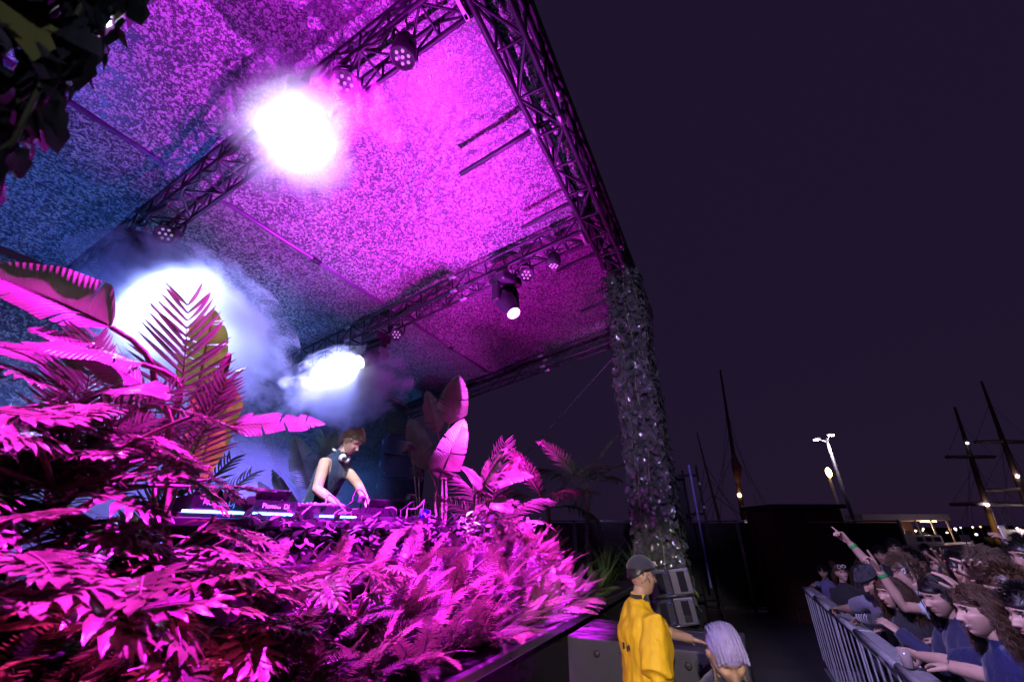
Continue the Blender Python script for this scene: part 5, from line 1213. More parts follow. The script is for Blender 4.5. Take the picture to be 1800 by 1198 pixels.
wp = atz(1290, 1118, 1.57)
lil, HM, info, sp_ = person('woman with braided lilac hair bowing her head in the pit', (wp.x - 0.02, wp.y + 0.22), math.radians(-95), 1.66, 0.95, lean=0.30, head=(0.0, 0.72, 0.12), top=fabric('dark_navy_top', (0.015, 0.02, 0.05)), sleeve=0.5, skinm=sk_mid, hair=None, voxel=0.011, face=(0.95, 0.9, 0.0, 'closed'))
hb = MB(); rr_ = random.Random(3)
nn = 44; mm_ = 20; capv = []                                  # combed scalp with ridges of plaits
for j in range(mm_ + 1):
    for i in range(nn):
        ph_ = 2 * math.pi * i / nn; lo = 1.2 + 0.55 * max(0, -math.sin(ph_)); th = lo * j / mm_
        x = math.sin(th) * math.cos(ph_); rid = 0.05 * abs(math.sin(x * 19)); e = 1.05 + rid - (0.06 if j == mm_ else 0)
        capv.append(HM @ Vector((0.079 * e * x, 0.099 * e * math.sin(th) * math.sin(ph_) - 0.006, 0.124 * e * math.cos(th))))
hb.add(capv, [(j * nn + i, j * nn + (i + 1) % nn, (j + 1) * nn + (i + 1) % nn, (j + 1) * nn + i) for j in range(mm_) for i in range(nn)])
hair_o = hb.build('hair', hair_pu, lil, True)
def braid(path, r0, parent, m, name='plait'):
    mb = MB(); n = len(path)
    for s3 in range(3):
        pts = []
        for q in range(n):
            p = path[q]; tdir = (path[min(q + 1, n - 1)] - path[max(q - 1, 0)]).normalized(); a = tdir.orthogonal().normalized(); b = tdir.cross(a); an = q * 1.15 + s3 * 2.094
            pts.append(p + a * math.cos(an) * r0 * 0.75 + b * math.sin(2 * an) * r0 * 0.4)
        mb.tube(pts, [r0 * 0.72 * (1 - 0.45 * q / n) for q in range(n)], 6)
    return mb.build(name, m, parent, True)
for i, x0 in enumerate([-0.064 + 0.016 * q_ for q_ in range(9)]):
    path = []
    for q in range(34):
        th = 1.0 - 2.6 * q / 33; y = math.sin(th); z = math.cos(th); sx = x0 * (1 - 0.25 * (q / 33) ** 2)
        path.append(HM @ Vector((sx, 0.110 * y - 0.006, 0.134 * z * math.sqrt(max(0.1, 1 - (sx / 0.083) ** 2)))))
    braid(path, 0.0062, hair_o, hair_pu)
for sd in (-1, 1):
    p0 = HM @ Vector((sd * 0.07, -0.04, -0.04)); path = [p0 + Vector((sd * 0.01 * math.sin(q * .3), -0.05 * q / 30 - 0.02 * math.sin(q / 30 * 3), -0.30 * q / 30)) for q in range(31)]
    braid(path, 0.011, hair_o, hair_lt)

# ---------------------------------------------------------------- crowd barrier
gal = mat('galvanised_steel', (0.50, 0.50, 0.55), 0.42, 0.45, var=0.25, vscale=10)
WBAR = -2.55
for i in range(6):
    s = -0.55 + 1.26 * i
    t = thing('crowd_barrier', 'galvanised crowd barrier panel, %s counted from the near side' % ORD[i], 'barrier', M=SM(s, WBAR, 0), group='crowd barrier panels along the pit')
    MB().tube([(0, 0, 1.13), (1.24, 0, 1.13)], 0.028, 10).build('top_rail', gal, t, True)
    MB().bevbox((0.62, -0.06, 1.135), (1.22, 0.16, 0.02), 0.006).build('ledge', gal, t)
    MB().tube([(0, 0, 0.12), (1.24, 0, 0.12)], 0.022, 8).build('bottom_rail', gal, t, True)
    for k in range(5): MB().bevbox((0.06 + 0.28 * k, 0, 0.62), (0.034, 0.014, 0.98), 0.003).build('bar', gal, t)
    for x in (0.1, 1.14): MB().tube([(x, -0.03, 1.1), (x, -0.85, 0.05)], 0.02, 8).build('rear_brace', gal, t, True)
    MB().bevbox((0.62, -0.45, 0.014), (1.22, 0.95, 0.02), 0.004).build('foot_plate', gal, t)

# ---------------------------------------------------------------- the crowd (all lean on or stand behind the barrier, looking at the stage)
TOST = math.atan2(BX.y, BX.x)                    # towards the stage
GRP = 'people behind the crowd barrier'
def behind(u, v, w):
    """point on the sight line through (u, v) that lies w behind / before the stage edge"""
    r = ray(u, v); return CAM + r * ((w + 1.715) / r.dot(BX))
def member(label, u, v, w, turn=0.0, lean=0.0, **kw):
    p = behind(u, v, w); yaw = math.atan2(4.2 - p.y, -1.9 - p.x) + turn; f = Vector((math.cos(yaw), math.sin(yaw), 0))
    H = p.z / (0.935 - 0.41 * (1 - math.cos(lean * 0.85))); off = math.sin(lean * 0.85) * 0.41 * H + 0.05
    return person(label, (p.x - f.x * off, p.y - f.y * off), yaw, H, lean=lean, group=GRP, **kw)
heather = fabric('heather_grey_shirt', (0.14, 0.13, 0.19)); knit = fabric('blue_knit', (0.022, 0.024, 0.085)); plaid = fabric('violet_plaid', (0.14, 0.11, 0.28)); wht = fabric('white_print_shirt', (0.55, 0.58, 0.68)); deep = fabric('deep_blue_sequin', (0.008, 0.014, 0.07), 0.35)
stripe = fabric('black_striped_top', (0.018, 0.018, 0.024)); bl2 = fabric('blue_shirt', (0.02, 0.03, 0.11))
# grey shirt, bent over the rail with a black cap
pp, HM, info, _ = member('person in a heather grey shirt and black cap leaning over the barrier', 1532, 1022, -2.72, 0.55, 0.7, head=(-0.5, 0.5, 0), top=heather, sleeve=0.5, skinm=sk_mid, hair=dict(m=hair_dk, style='short', n=150, seed=8), girth=1.0,
    arms=dict(R=dict(hand=atz(1436, 1080, 1.10), hint=(0, 0, -1), pose='droop', palm=(0, 0.3, -1)), L=dict(hand=atz(1490, 1090, 1.16), hint=(0, 0, -1), pose='droop', palm=(0, 0, -1))), seedn=1)
cap(pp, HM, cap_m, None, True); wristband(pp, info, 1, green_band)
pp, HM, info, _ = member('smiling woman with white sunglasses pushed up on her hair', 1478, 1008, -2.95, 0.5, 0.0, head=(0.5, 0.0, 0.08), top=blackcloth, sleeve=1.0, skinm=sk_fair, hair=dict(m=hair_br, style='long', n=260, len=0.25, seed=3), face=(0.95, 0.9, 0.6, 'open'), voxel=0.014)
g_ = thing('sunglasses', 'white framed sunglasses on the head of the smiling woman', 'sunglasses', pp.location)
pl_ = Vector(pp.location) * 0
for sd in (-1, 1):
    MB().tube([HM @ Vector((sd * 0.034 + 0.027 * math.cos(a), 0.078 + 0.02 * (1 - abs(math.sin(a))) , 0.102 + 0.022 * math.sin(a))) for a in [2 * math.pi * q / 20 for q in range(21)]], 0.0045, 6).build('rim', MAT['white_plastic'], g_, True)
MB().tube([HM @ Vector((x, 0.097, 0.105)) for x in (-0.012, 0, 0.012)], 0.004, 6).build('bridge', MAT['white_plastic'], g_, True)
# woman in profile, striped sleeve on the rail
pp, HM, info, _ = member('woman with long brown hair and closed eyes resting a striped sleeve on the rail', 1556, 1042, -2.75, 0.05, 0.3, head=(0.05, 0.15, 0), top=stripe, sleeve=1.0, skinm=sk_fair, hair=dict(m=hair_br, style='long', n=420, len=0.42, seed=5, wid=0.006), face=(0.95, 0.95, 0.1, 'closed'), voxel=0.010,
    arms=dict(R=dict(hand=atz(1466, 1076, 1.20), hint=(0.2, -0.2, -1), pose='open', palm=(0.2, 0.2, -1), bend=(0, 0, -0.5)), L=dict(hand=atz(1540, 1105, 1.17), hint=(0.2, 0.2, -1), pose='relaxed', palm=(0, 0, -1))))
st_m = mat('pale_stripe', (0.45, 0.45, 0.5), 0.8)
M_, wr_, el_ = info[1]
for k in range(6):
    x_ = (el_ - wr_); c = wr_ + x_ * (0.1 + 0.15 * k); MB().tube([c, c + x_.normalized() * 0.010], 0.053 - 0.001 * k, 12).build('sleeve_stripe', st_m, pp, True)
# the high reaching arm
pp, HM, info, _ = member('person with a hearing device stretching one bare arm high towards the stage', 1590, 1008, -2.95, -0.1, 0.2, head=(-0.75, 0.2, 0.1), top=wht, sleeve=0.35, skinm=sk_fair, hair=dict(m=hair_lt, style='short', n=620, len=0.06, seed=6, vol=0.4), voxel=0.010,
    arms=dict(R=dict(hand=at(1490, 950, 3.9), hint=(0.3, 0, -1), pose='point', palm=(-0.3, -0.1, -1)), L=dict(hand=at(1545, 1002, 3.4), hint=(0.2, 0, -1), pose='point', palm=(0, 0, -1))))
wristband(pp, info, 1, green_band); wristband(pp, info, 0, green_band)
MB().bevbox(HM @ Vector((-0.090, -0.012, 0.012)), (0.008, 0.028, 0.045), 0.003, HM.to_3x3().normalized()).build('hearing_device', MAT['white_plastic'], pp)
member('dark haired man with lowered eyes behind the raised arm', 1607, 988, -3.3, 0.1, 0.15, head=(0.15, 0.45, 0), top=blackcloth, sleeve=1.0, skinm=sk_mid, hair=dict(m=hair_dk, style='short', n=520, len=0.045, seed=7), face=(1.1, 1.05, 0, 'closed'), voxel=0.013)
member('man whose face is half lost in the dark far back', 1573, 967, -3.9, 0.3, 0.0, head=(0.3, 0.05, 0), top=blackcloth, sleeve=1.0, skinm=sk_mid, hair=dict(m=hair_dk, style='short', n=300, len=0.04, seed=9), voxel=0.018)
pp, HM, info, _ = member('woman with straight dark hair and a ribbed blue knit sleeve', 1640, 1050, -2.85, 0.0, 0.25, head=(0.1, 0.2, 0), top=knit, sleeve=1.0, skinm=sk_fair, hair=dict(m=hair_dk, style='long', n=460, len=0.38, seed=10), face=(0.95, 0.9, 0, 'closed'), voxel=0.010, baggy=0.012,
    arms=dict(R=dict(hand=atz(1582, 1112, 1.28), hint=(0.2, -0.3, -0.6), pose='relaxed', palm=(0.2, 0, -1)), L=dict(hand=atz(1600, 1122, 1.2), hint=(0.3, 0.3, -1), pose='relaxed', palm=(0, 0, -1))), seedn=2)
wristband(pp, info, 1, green_band)
pp, HM, info, _ = member('grinning woman with a mass of curly brown hair and a dark blue sequin top', 1708, 1078, -2.80, 0.05, 0.15, head=(0.02, 0.05, 0), top=deep, sleeve=0.55, skinm=sk_fair, hair=dict(m=hair_br, style='long', n=900, len=0.33, curl=0.016, seed=11, vol=1.7, wid=0.0045), face=(0.95, 1.1, 0.9, 'open'), voxel=0.009,
    arms=dict(R=dict(hand=atz(1578, 1150, 1.20), hint=(0.2, -0.2, -1), pose='grip', palm=(-0.2, 0.9, -0.2)), L=dict(hand=atz(1600, 1165, 1.2), hint=(0.3, 0.3, -1), pose='relaxed', palm=(0, 0, -1))), seedn=5)
M_, wr_, el_ = info[1]; c = Vector(pp.location) + M_ @ Vector((0.085, 0.0, -0.04))
t = thing('plastic_cup', 'clear plastic cup of dark drink held over the rail', 'cup', c - Vector((0, 0, 0.06)))
MB().lathe([(0.028, 0), (0.030, 0.002), (0.038, 0.11), (0.036, 0.11), (0.029, 0.008), (0.002, 0.006)], None, 20).build('wall', mat('clear_cup', (0.55, 0.45, 0.42), 0.15, trans=0.4), t, True)
MB().lathe([(0.027, 0.01), (0.033, 0.07), (0.002, 0.071)], None, 16).build('drink', mat('amber_drink', (0.2, 0.08, 0.02), 0.1), t, True)
pp, HM, info, _ = member('person with rumpled brown hair pointing a ringed hand', 1748, 1003, -3.1, 0.0, 0.15, head=(0.1, 0.5, 0), top=blackcloth, sleeve=0.3, skinm=sk_fair, hair=dict(m=hair_lt, style='messy', n=420, len=0.05, seed=13), voxel=0.012,
    arms=dict(R=dict(hand=at(1738, 1008, 2.55), hint=(0.5, 0, -1), pose='horns', palm=(-0.2, 0, -1)), L=dict(hand=at(1760, 1025, 2.8), hint=(0.5, 0, -1), pose='open', palm=(0, 0, -1))))
M_, wr_, el_ = info[1]
MB().lathe([(0.0105, -0.003), (0.0125, 0), (0.0105, 0.003), (0.0095, 0)], M_.to_3x3() @ Matrix.Rotation(math.pi / 2, 3, 'Y'), 12, M_ @ Vector((0.11, -0.030, 0))).build('ring', silver, pp, True)
pp, HM, info, _ = member('person in a blue shirt raising a phone above the others', 1806, 985, -3.6, 0.0, 0.0, head=(0.1, 0, 0), top=bl2, sleeve=0.6, skinm=sk_mid, hair=dict(m=hair_dk, style='short', n=240, seed=14), voxel=0.014,
    arms=dict(R=dict(hand=at(1780, 968, 3.3), hint=(0.3, 0, -1), pose='grip', palm=(-0.5, 0.6, 0.2)), L=None))
wristband(pp, info, 1, green_band)
M_, wr_, el_ = info[1]; c = Vector(pp.location) + wr_ + Vector((-0.02, -0.02, 0.12))
t = thing('phone', 'white phone with a lit screen held up in the crowd', 'phone', c)
MB().bevbox((0, 0, 0), (0.075, 0.010, 0.145), 0.004, Matrix.Rotation(0.3, 3, 'Z')).build('case', MAT['white_plastic'], t)
MB().bevbox((0.002, -0.0062, 0), (0.062, 0.002, 0.115), 0.0008, Matrix.Rotation(0.3, 3, 'Z')).build('screen', mat('phone_screen', (0.1, 0.1, 0.1), 0.1, emit=(0.5, 0.35, 0.4), estr=0.5), t)
member('person cut off by the picture edge with light on one cheek', 1812, 1085, -2.95, 0.0, 0.0, head=(0.2, 0.1, 0), top=blackcloth, sleeve=1.0, skinm=sk_fair, hair=dict(m=hair_dk, style='short', n=300, len=0.05, seed=15), face=(1.1, 1.0, 0.1, 'open'), voxel=0.012)
pp, HM, info, _ = member('person far back lifting an open hand above the dark haired man', 1652, 996, -3.6, 0.0, 0.0, top=blackcloth, sleeve=1.0, skinm=sk_mid, hair=dict(m=hair_dk, style='short', n=240, seed=16), voxel=0.016,
    arms=dict(R=dict(hand=at(1662, 985, 4.1), hint=(0.4, 0, -1), pose='open', palm=(-1, 0, 0)), L=None))
pp, HM, info, _ = member('person at the far rail in a violet checked sleeve', 1446, 1006, -2.95, 0.2, 0.1, head=(0.1, 0.2, 0), top=plaid, sleeve=1.0, skinm=sk_mid, hair=dict(m=hair_dk, style='short', n=240, seed=17), voxel=0.016,
    arms=dict(R=dict(hand=atz(1418, 1030, 1.2), hint=(0, 0, -1), pose='relaxed', palm=(0, 0, -1)), L=None))
member('person at the very back beside the smiling woman', 1461, 988, -3.6, 0.3, 0.0, head=(0.2, 0, 0), top=blackcloth, sleeve=1.0, skinm=sk_mid, hair=dict(m=hair_dk, style='short', n=240, seed=18), voxel=0.018)
member('person with dark swept hair between the grey shirt and the raised arm', 1518, 990, -3.4, 0.2, 0.0, head=(0.3, 0.1, 0), top=blackcloth, sleeve=1.0, skinm=sk_tan, hair=dict(m=hair_dk, style='messy', n=300, len=0.07, seed=19), voxel=0.018)
# a denser back row, mostly in the dark, some with arms up
pp, HM, info, _ = member('person in black behind the knit sleeve with one arm thrown up', 1688, 1008, -3.25, 0.0, 0.0, head=(0.1, 0.1, 0), top=blackcloth, sleeve=0.4, skinm=sk_tan, hair=dict(m=hair_dk, style='short', n=240, seed=21), voxel=0.016,
    arms=dict(R=dict(hand=at(1652, 972, 3.0), hint=(0.4, 0, -1), pose='open', palm=(-1, 0, 0)), L=None))
member('dim person between the dark haired man and the rumpled hair', 1672, 992, -4.1, 0.1, 0.0, head=(0.1, 0, 0), top=blackcloth, sleeve=1.0, skinm=sk_mid, hair=dict(m=hair_dk, style='long', n=160, len=0.25, seed=22), voxel=0.018)
pp, HM, info, _ = member('person reaching a bare arm out beside the picture edge', 1778, 1042, -3.05, 0.0, 0.1, head=(0.0, 0.2, 0), top=plaid, sleeve=0.4, skinm=sk_fair, hair=dict(m=hair_br, style='short', n=260, seed=23), voxel=0.014,
    arms=dict(R=dict(hand=at(1708, 1012, 2.5), hint=(0.4, 0, -1), pose='open', palm=(-0.2, 0, -1)), L=dict(hand=at(1700, 1045, 2.5), hint=(0.4, 0, -1), pose='relaxed', palm=(0, 0, -1))))
member('dim person behind the reaching arm', 1548, 978, -3.7, 0.2, 0.0, head=(0.2, 0.05, 0), top=blackcloth, sleeve=1.0, skinm=sk_mid, hair=dict(m=hair_dk, style='short', n=240, seed=24), voxel=0.018)
pp, HM, info, _ = member('dim person far back with a fist raised', 1630, 975, -4.4, 0.1, 0.0, head=(0.1, 0, 0), top=blackcloth, sleeve=1.0, skinm=sk_mid, hair=dict(m=hair_dk, style='short', n=240, seed=25), voxel=0.018,
    arms=dict(R=dict(hand=at(1612, 945, 5.4), hint=(0.4, 0, -1), pose='grip', palm=(-1, 0, 0)), L=None))
# ---------------------------------------------------------------- PA stack, subwoofers, blinders
cabm2 = mat('speaker_paint', (0.022, 0.02, 0.026), 0.55, var=0.3, vscale=9, bump=0.15, bscale=60); grl = mat('speaker_grille', (0.012, 0.011, 0.014), 0.75, 0.1, bump=0.5, bscale=160)
def cabinet(label, M, size, name='speaker_cabinet', group=None, bolts=True):
    t = thing(name, label, 'speaker', M=M, group=group); a, b, c = size
    MB().bevbox((0, 0, c / 2), size, 0.012).build('case', cabm2, t)
    MB().bevbox((0, -b / 2 - 0.006, c / 2), (a * 0.92, 0.016, c * 0.86), 0.005).build('grille', grl, t)
    for sd in (-1, 1): MB().bevbox((sd * (a / 2 + 0.004), 0, c * 0.6), (0.012, b * 0.35, c * 0.22), 0.004).build('handle', alu, t)
    if bolts:
        for x in (-1, 1):
            for z in (0.12, 0.88): MB().sphere((x * a * 0.43, -b / 2 - 0.012, c * z), 0.012, 8, 5).build('bolt', alu, t, True)
    return t
for i in range(6):
    cabinet('black line array speaker in the stack behind the DJ, %s from the bottom' % ORD[i], SM(4.7, 4.75, 1.205 + 0.47 * i, -0.62), (0.95, 0.5, 0.46), group='speaker stack behind the DJ')
# subwoofers at the stage front (their side faces the viewer)
subm = mat('subwoofer_paint', (0.036, 0.033, 0.044), 0.6, var=0.2, vscale=6, bump=0.3, bscale=140)
def sub(label, s, w, ls, lw, h, port=False):
    t = thing('subwoofer', label, 'speaker', M=SM(s, w, 0.0), group='subwoofers before the stage')
    MB().bevbox((ls / 2, lw / 2, h / 2 + 0.005), (ls, lw, h), 0.014).build('case', subm, t)
    MB().lathe([(0.03, 0), (0.026, 0.006), (0.012, 0.006)], Matrix.Rotation(-math.pi / 2, 3, 'Y'), 14, (-0.001, lw * 0.62, h * 0.9)).build('handle_cup', black, t, True)
    MB().lathe([(0.014, 0), (0.012, 0.005), (0.004, 0.005)], Matrix.Rotation(-math.pi / 2, 3, 'Y'), 10, (-0.001, lw * 0.32, h * 0.93)).build('pole_socket', black, t, True)
    for k in range(3): MB().bevbox((ls * (0.2 + 0.3 * k), lw / 2, h + 0.009), (0.02, lw * 0.94, 0.006), 0.002).build('skid_rail', black, t)
    MB().bevbox((ls / 2, 0.0, h / 2), (ls * 0.94, 0.014, h * 0.9), 0.004).build('grille', grl, t)
    if port:
        fr = MB(); z0, z1, y0, y1 = 0.12, h * 0.78, lw * 0.10, lw * 0.72
        fr.bevbox((-0.012, (y0 + y1) / 2, z1), (0.03, y1 - y0, 0.03), 0.006); fr.bevbox((-0.012, y0, (z0 + z1) / 2 - 0.02), (0.03, 0.03, z1 - z0), 0.006); fr.bevbox((-0.012, y1, (z0 + z1) / 2 - 0.02), (0.03, 0.03, z1 - z0), 0.006)
        fr.build('port_frame', subm, t); MB().box((-0.002, (y0 + y1) / 2, (z0 + z1) / 2), (0.006, y1 - y0 - 0.03, z1 - z0 - 0.02)).build('port', mat('port_dark', (0.004, 0.004, 0.005), 0.9), t)
    return t
sub('big dark subwoofer box at the end of the fern bank', 1.92, -0.80, 0.95, 0.74, 1.10)
sub('second subwoofer box beside the security guard', 1.98, -1.58, 0.95, 0.74, 1.08, True)
# blinders: a stack of four twin-panel lights on the far subwoofer
boltb = mat('blue_bolt', (0.08, 0.12, 0.5), 0.25, 0.6)
for i, (dz, ds, lab) in enumerate(((0.0, 0.0, 'lower twin panel strobe light leaning on the subwoofer'), (0.31, 0.05, 'upper twin panel strobe light leaning on the subwoofer'))):
    t = thing('strobe_light', lab, 'stage light', M=SM(2.75, -0.98, 1.115 + dz * 0.86, -1.25) @ Matrix.Rotation(-0.12, 4, 'Y') @ Matrix.Scale(0.86, 4), group='strobe lights stacked on the subwoofer')
    for k in (0, 1):
        MB().bevbox((-0.13 + 0.26 * k, 0, 0.155), (0.24, 0.14, 0.28), 0.012, Matrix.Rotation(0.16 * (1 - 2 * k), 3, 'Z')).build('panel', shell, t)
        MB().bevbox((-0.13 + 0.26 * k, -0.074, 0.155), (0.09, 0.008, 0.22), 0.004, Matrix.Rotation(0.16 * (1 - 2 * k), 3, 'Z')).build('tube_window', mat('strobe_glass', (0.012, 0.012, 0.015), 0.1), t)
        for z in (0.05, 0.26): MB().sphere((-0.13 + 0.26 * k + 0.08, -0.078, z), 0.014, 8, 6).build('bolt', boltb, t, True)
    MB().bevbox((0, 0, 0.012), (0.5, 0.06, 0.014), 0.004).build('foot', alu, t)
# grey topped road case at the stage foot
t = thing('road_case', 'low black road case with a pale grey lid at the stage foot', 'case', M=SM(0.35, -0.50, 0.0))
MB().bevbox((0.55, 0.18, 0.40), (1.1, 0.5, 0.8), 0.01).build('body', black, t); MB().bevbox((0.55, 0.18, 0.815), (1.06, 0.46, 0.02), 0.004).build('lid', mat('grey_lid', (0.13, 0.125, 0.14), 0.5, var=0.2), t)
for x in (0.03, 1.07):
    for y in (-0.05, 0.41): MB().bevbox((x, y, 0.80), (0.07, 0.07, 0.06), 0.012).build('corner', alu, t)

# ---------------------------------------------------------------- yard behind: fence, booth, dock, ship
fm = mat('fence_mesh', (0.035, 0.033, 0.04), 0.8, var=0.3, vscale=3)
for i in range(6):
    p = at(900 + 0, 930, 1); x0 = -3.0 + 2.45 * i
    t = thing('fence_panel', 'dark screened fence panel behind the stage end, %s of the row' % ORD[i], 'fence', (x0, 13.2, 0), 'fence panels behind the stage end')
    MB().box((1.2, 0.02, 1.15), (2.4, 0.012, 2.2)).build('screen', fm, t)
    MB().tube([(0, 0, 2.3), (2.4, 0, 2.3)], 0.022, 8).build('top_rail', alu, t, True); MB().tube([(0, 0, 0.1), (2.4, 0, 0.1)], 0.022, 8).build('bottom_rail', alu, t, True)
    for x in (0.0, 2.4): MB().tube([(x, 0, 0), (x, 0, 2.34)], 0.024, 8).build('post', alu, t, True)
# guy wire from the roof corner
o = MB().tube([S(6.35, -0.1, 5.9), at(905, 820, 12.0)], 0.008, 5).build('guy_wire', mat('wire_rope', (0.4, 0.32, 0.45), 0.4, 0.6), None); tag(o, 'thin guy wire slanting down from the roof corner', 'wire')
# scaffold screen with pale edge strip right of the column
t = thing('scaffold_tower', 'dark scaffold tower with a pale strip up its edge', 'scaffold', at(1200, 935, 9.6) * 1.0)
b0 = Vector(t.location); t.location = (b0.x, b0.y, 0); 
for x in (-0.45, 0.62):
    for y in (0.0, 0.9): MB().tube([(x, y, 0), (x, y, 3.55)], 0.03, 8).build('upright', darkalu, t, True)
for z in (0.6, 1.5, 2.4, 3.3):
    for y in (0.0, 0.9): MB().tube([(-0.45, y, z), (0.62, y, z)], 0.025, 8).build('ledger', darkalu, t, True)
MB().box((0.08, 0.93, 1.75), (1.1, 0.02, 3.4)).build('screen', mat('scaffold_screen', (0.012, 0.014, 0.022), 0.8), t)
MB().bevbox((0.42, -0.05, 2.2), (0.045, 0.03, 2.7), 0.005).build('edge_strip', mat('pale_strip', (0.16, 0.18, 0.5), 0.5), t)
for z in (2.55, 3.1): MB().sphere((0.62, -0.04, z), 0.045, 8, 6).build('clamp', plate, t, True)
# wooden booth
wood = mat('stained_wood', (0.085, 0.026, 0.02), 0.7, var=0.35, vscale=5, bump=0.3, bscale=25)
bp_ = atz(1405, 1010, 0.0); bp_ = Vector((7.0, 12.2, 0))
t = thing('wooden_booth', 'dark red brown wooden booth beyond the pit', 'booth', (7.0, 11.6, 0))
for k in range(6): MB().bevbox((-0.02, 0.12 + 0.215 * k, 1.28), (0.05, 0.205, 2.56), 0.006).build('plank', wood, t)
for k in range(8): MB().bevbox((0.9, 0.0, 0.16 + 0.32 * k), (1.8, 0.05, 0.31), 0.006).build('plank', wood, t)
MB().bevbox((0.9, 0.65, 2.62), (2.0, 1.6, 0.10), 0.01).build('roof', mat('booth_roof', (0.03, 0.02, 0.02), 0.8), t)
MB().bevbox((0.9, 1.40, 1.28), (1.8, 0.05, 2.5), 0.006).build('back_panel', wood, t)
lampw = mat('street_lamp_glow', (1, 1, 1), 0.3, emit=(1.0, 0.86, 1.0), estr=28); lampy = mat('sodium_glow', (1, 0.8, 0.4), 0.3, emit=(1.0, 0.62, 0.25), estr=14); lampd = mat('harbour_glow', (1, 0.8, 0.6), 0.3, emit=(1.0, 0.75, 0.5), estr=5); lampb = mat('harbour_glow_cool', (0.7, 0.7, 1), 0.3, emit=(0.6, 0.65, 1.0), estr=5); lampr = mat('harbour_glow_red', (1, 0.4, 0.2), 0.3, emit=(1.0, 0.3, 0.12), estr=5)
polem = mat('pole_paint', (0.35, 0.33, 0.36), 0.5, 0.3, var=0.2)
p = at(1499, 910, 24.0); zt_ = at(1460, 770, 24.0)
bx, by = p.x, p.y; Rr = ray(1460, 770); kk = by / Rr.y; topz = 2 + Rr.z * kk
t = thing('street_lamp', 'tall street lamp with two lit heads beyond the crowd', 'street lamp', (bx, by, 0))
MB().tube([(0, 0, 0), (0, 0, topz)], [0.13, 0.075], 10).build('pole', polem, t, True)
for dx, dy, dz in ((0.22, -0.1, 0.20), (-0.42, 0.1, -0.05)):
    MB().tube([(0, 0, topz - 0.2), (dx, dy, topz + dz)], 0.04, 6).build('arm', polem, t, True)
    hd = MB().bevbox((dx * 1.4, dy, topz + dz + 0.05), (0.42, 0.26, 0.12), 0.04).build('lamp_head', polem, t)
    MB().bevbox((dx * 1.4, dy - 0.03, topz + dz - 0.035), (0.30, 0.2, 0.06), 0.02).build('lens', lampw, hd)
lamp('street_lamp_light', 'POINT', (bx, by - 0.3, topz - 0.5), None, 120, (1.0, 0.85, 1.0), 0.2)
# second lamp, yellow, low
p = at(1455, 830, 30.0); t = thing('street_lamp', 'dimmer street lamp glowing yellow just behind the tall one', 'street lamp', (p.x, p.y, 0)); MB().tube([(0, 0, 0), (0, 0, p.z + 0.3)], [0.12, 0.08], 8).build('pole', polem, t, True); MB().sphere((0, -0.1, p.z), (0.2, 0.16, 0.36), 10, 8).build('lantern', lampy, t, True)
# ship mast with furled sail and the floodlit trunk
def mastshape(label, u0, v0, u1, v1, k, r, name='ship_mast', spars=(), sail=None, glow=None, group=None):
    base = at(u0, v0, k); R1 = ray(u1, v1); kk = base.y / R1.y; top = CAM + R1 * kk
    t = thing(name, label, 'mast', (base.x, base.y, -0.9), group)
    d = top - Vector((base.x, base.y, -0.9)); MB().tube([(0, 0, 0), d * 0.5, d], [r, r * 0.8, r * 0.35], 8).build('mast', mat('mast_wood', (0.12, 0.06, 0.04), 0.6, var=0.3), t, True)
    for (f, hl) in spars:
        c = d * f; MB().tube([c + Vector((-hl, 0, 0)), c + Vector((hl, 0, 0))], r * 0.4, 6).build('spar', MAT['mast_wood'], t, True)
        MB().tube([c + Vector((-hl, 0, 0)), d * min(1, f + 0.25)], 0.03, 4).build('rope', cabm, t); MB().tube([c + Vector((hl, 0, 0)), d * min(1, f + 0.25)], 0.03, 4).build('rope', cabm, t)
        MB().tube([c + Vector((-hl, 0, 0.1)), c + Vector((0, 0, 0.25)), c + Vector((hl, 0, 0.1))], r * 0.6, 6).build('furled_sail', mat('sail_cloth', (0.3, 0.26, 0.26), 0.9, var=0.2), t, True)
    for sd in (-1, 1):
        for q in range(3): MB().tube([d * (0.75 - 0.12 * q), Vector((sd * (3.0 + 1.5 * q), 0.5, 1.0))], 0.025, 4).build('shroud', cabm, t)
    if sail: MB().tube([d * sail[0], d * (sail[0] + sail[1]) / 2 + Vector((0.15, 0, 0)), d * sail[1]], [0.25, 0.55, 0.2], 10).build('furled_sail', mat('rust_sail', (0.35, 0.13, 0.13), 0.9, var=0.25), t, True)
    return t, d
t, d = mastshape('slender ship mast with a furled reddish sail', 1308, 940, 1266, 650, 45.0, 0.3, sail=(0.36, 0.52))
hd = MB().sphere(d * 0.30 + Vector((-0.3, -0.5, 0)), 0.22, 8, 6).build('flood_lamp', lampy, t, True); lamp('mast_light', 'SPOT', Vector(t.location) + d * 0.30 + Vector((-0.2, -1.0, 0.2)), Vector(t.location) + d * 0.05 + Vector((0, -0.2, 0)), 600, (1.0, 0.75, 0.25), 0.1, 50)
mastshape('thin mast standing close behind the scaffold tower', 1258, 860, 1225, 760, 38.0, 0.16)
ms = 'masts of the tall ship in the harbour'
t, d = mastshape('tall ship foremast, lit yellow near its foot', 1742, 930, 1678, 715, 60.0, 0.45, spars=((0.30, 5.5), (0.62, 4.0)), group=ms)
lamp('mast_light', 'SPOT', Vector(t.location) + Vector((-2, -4, 3.0)), Vector(t.location) + d * 0.15, 800, (1.0, 0.7, 0.25), 0.1, 60)
for i, (f, m_) in enumerate(((0.30, lampw), (0.72, lampb))): MB().sphere(d * f + Vector((-0.5, -0.6, 0)), 0.2, 8, 6).build('mast_lamp', m_, t, True)
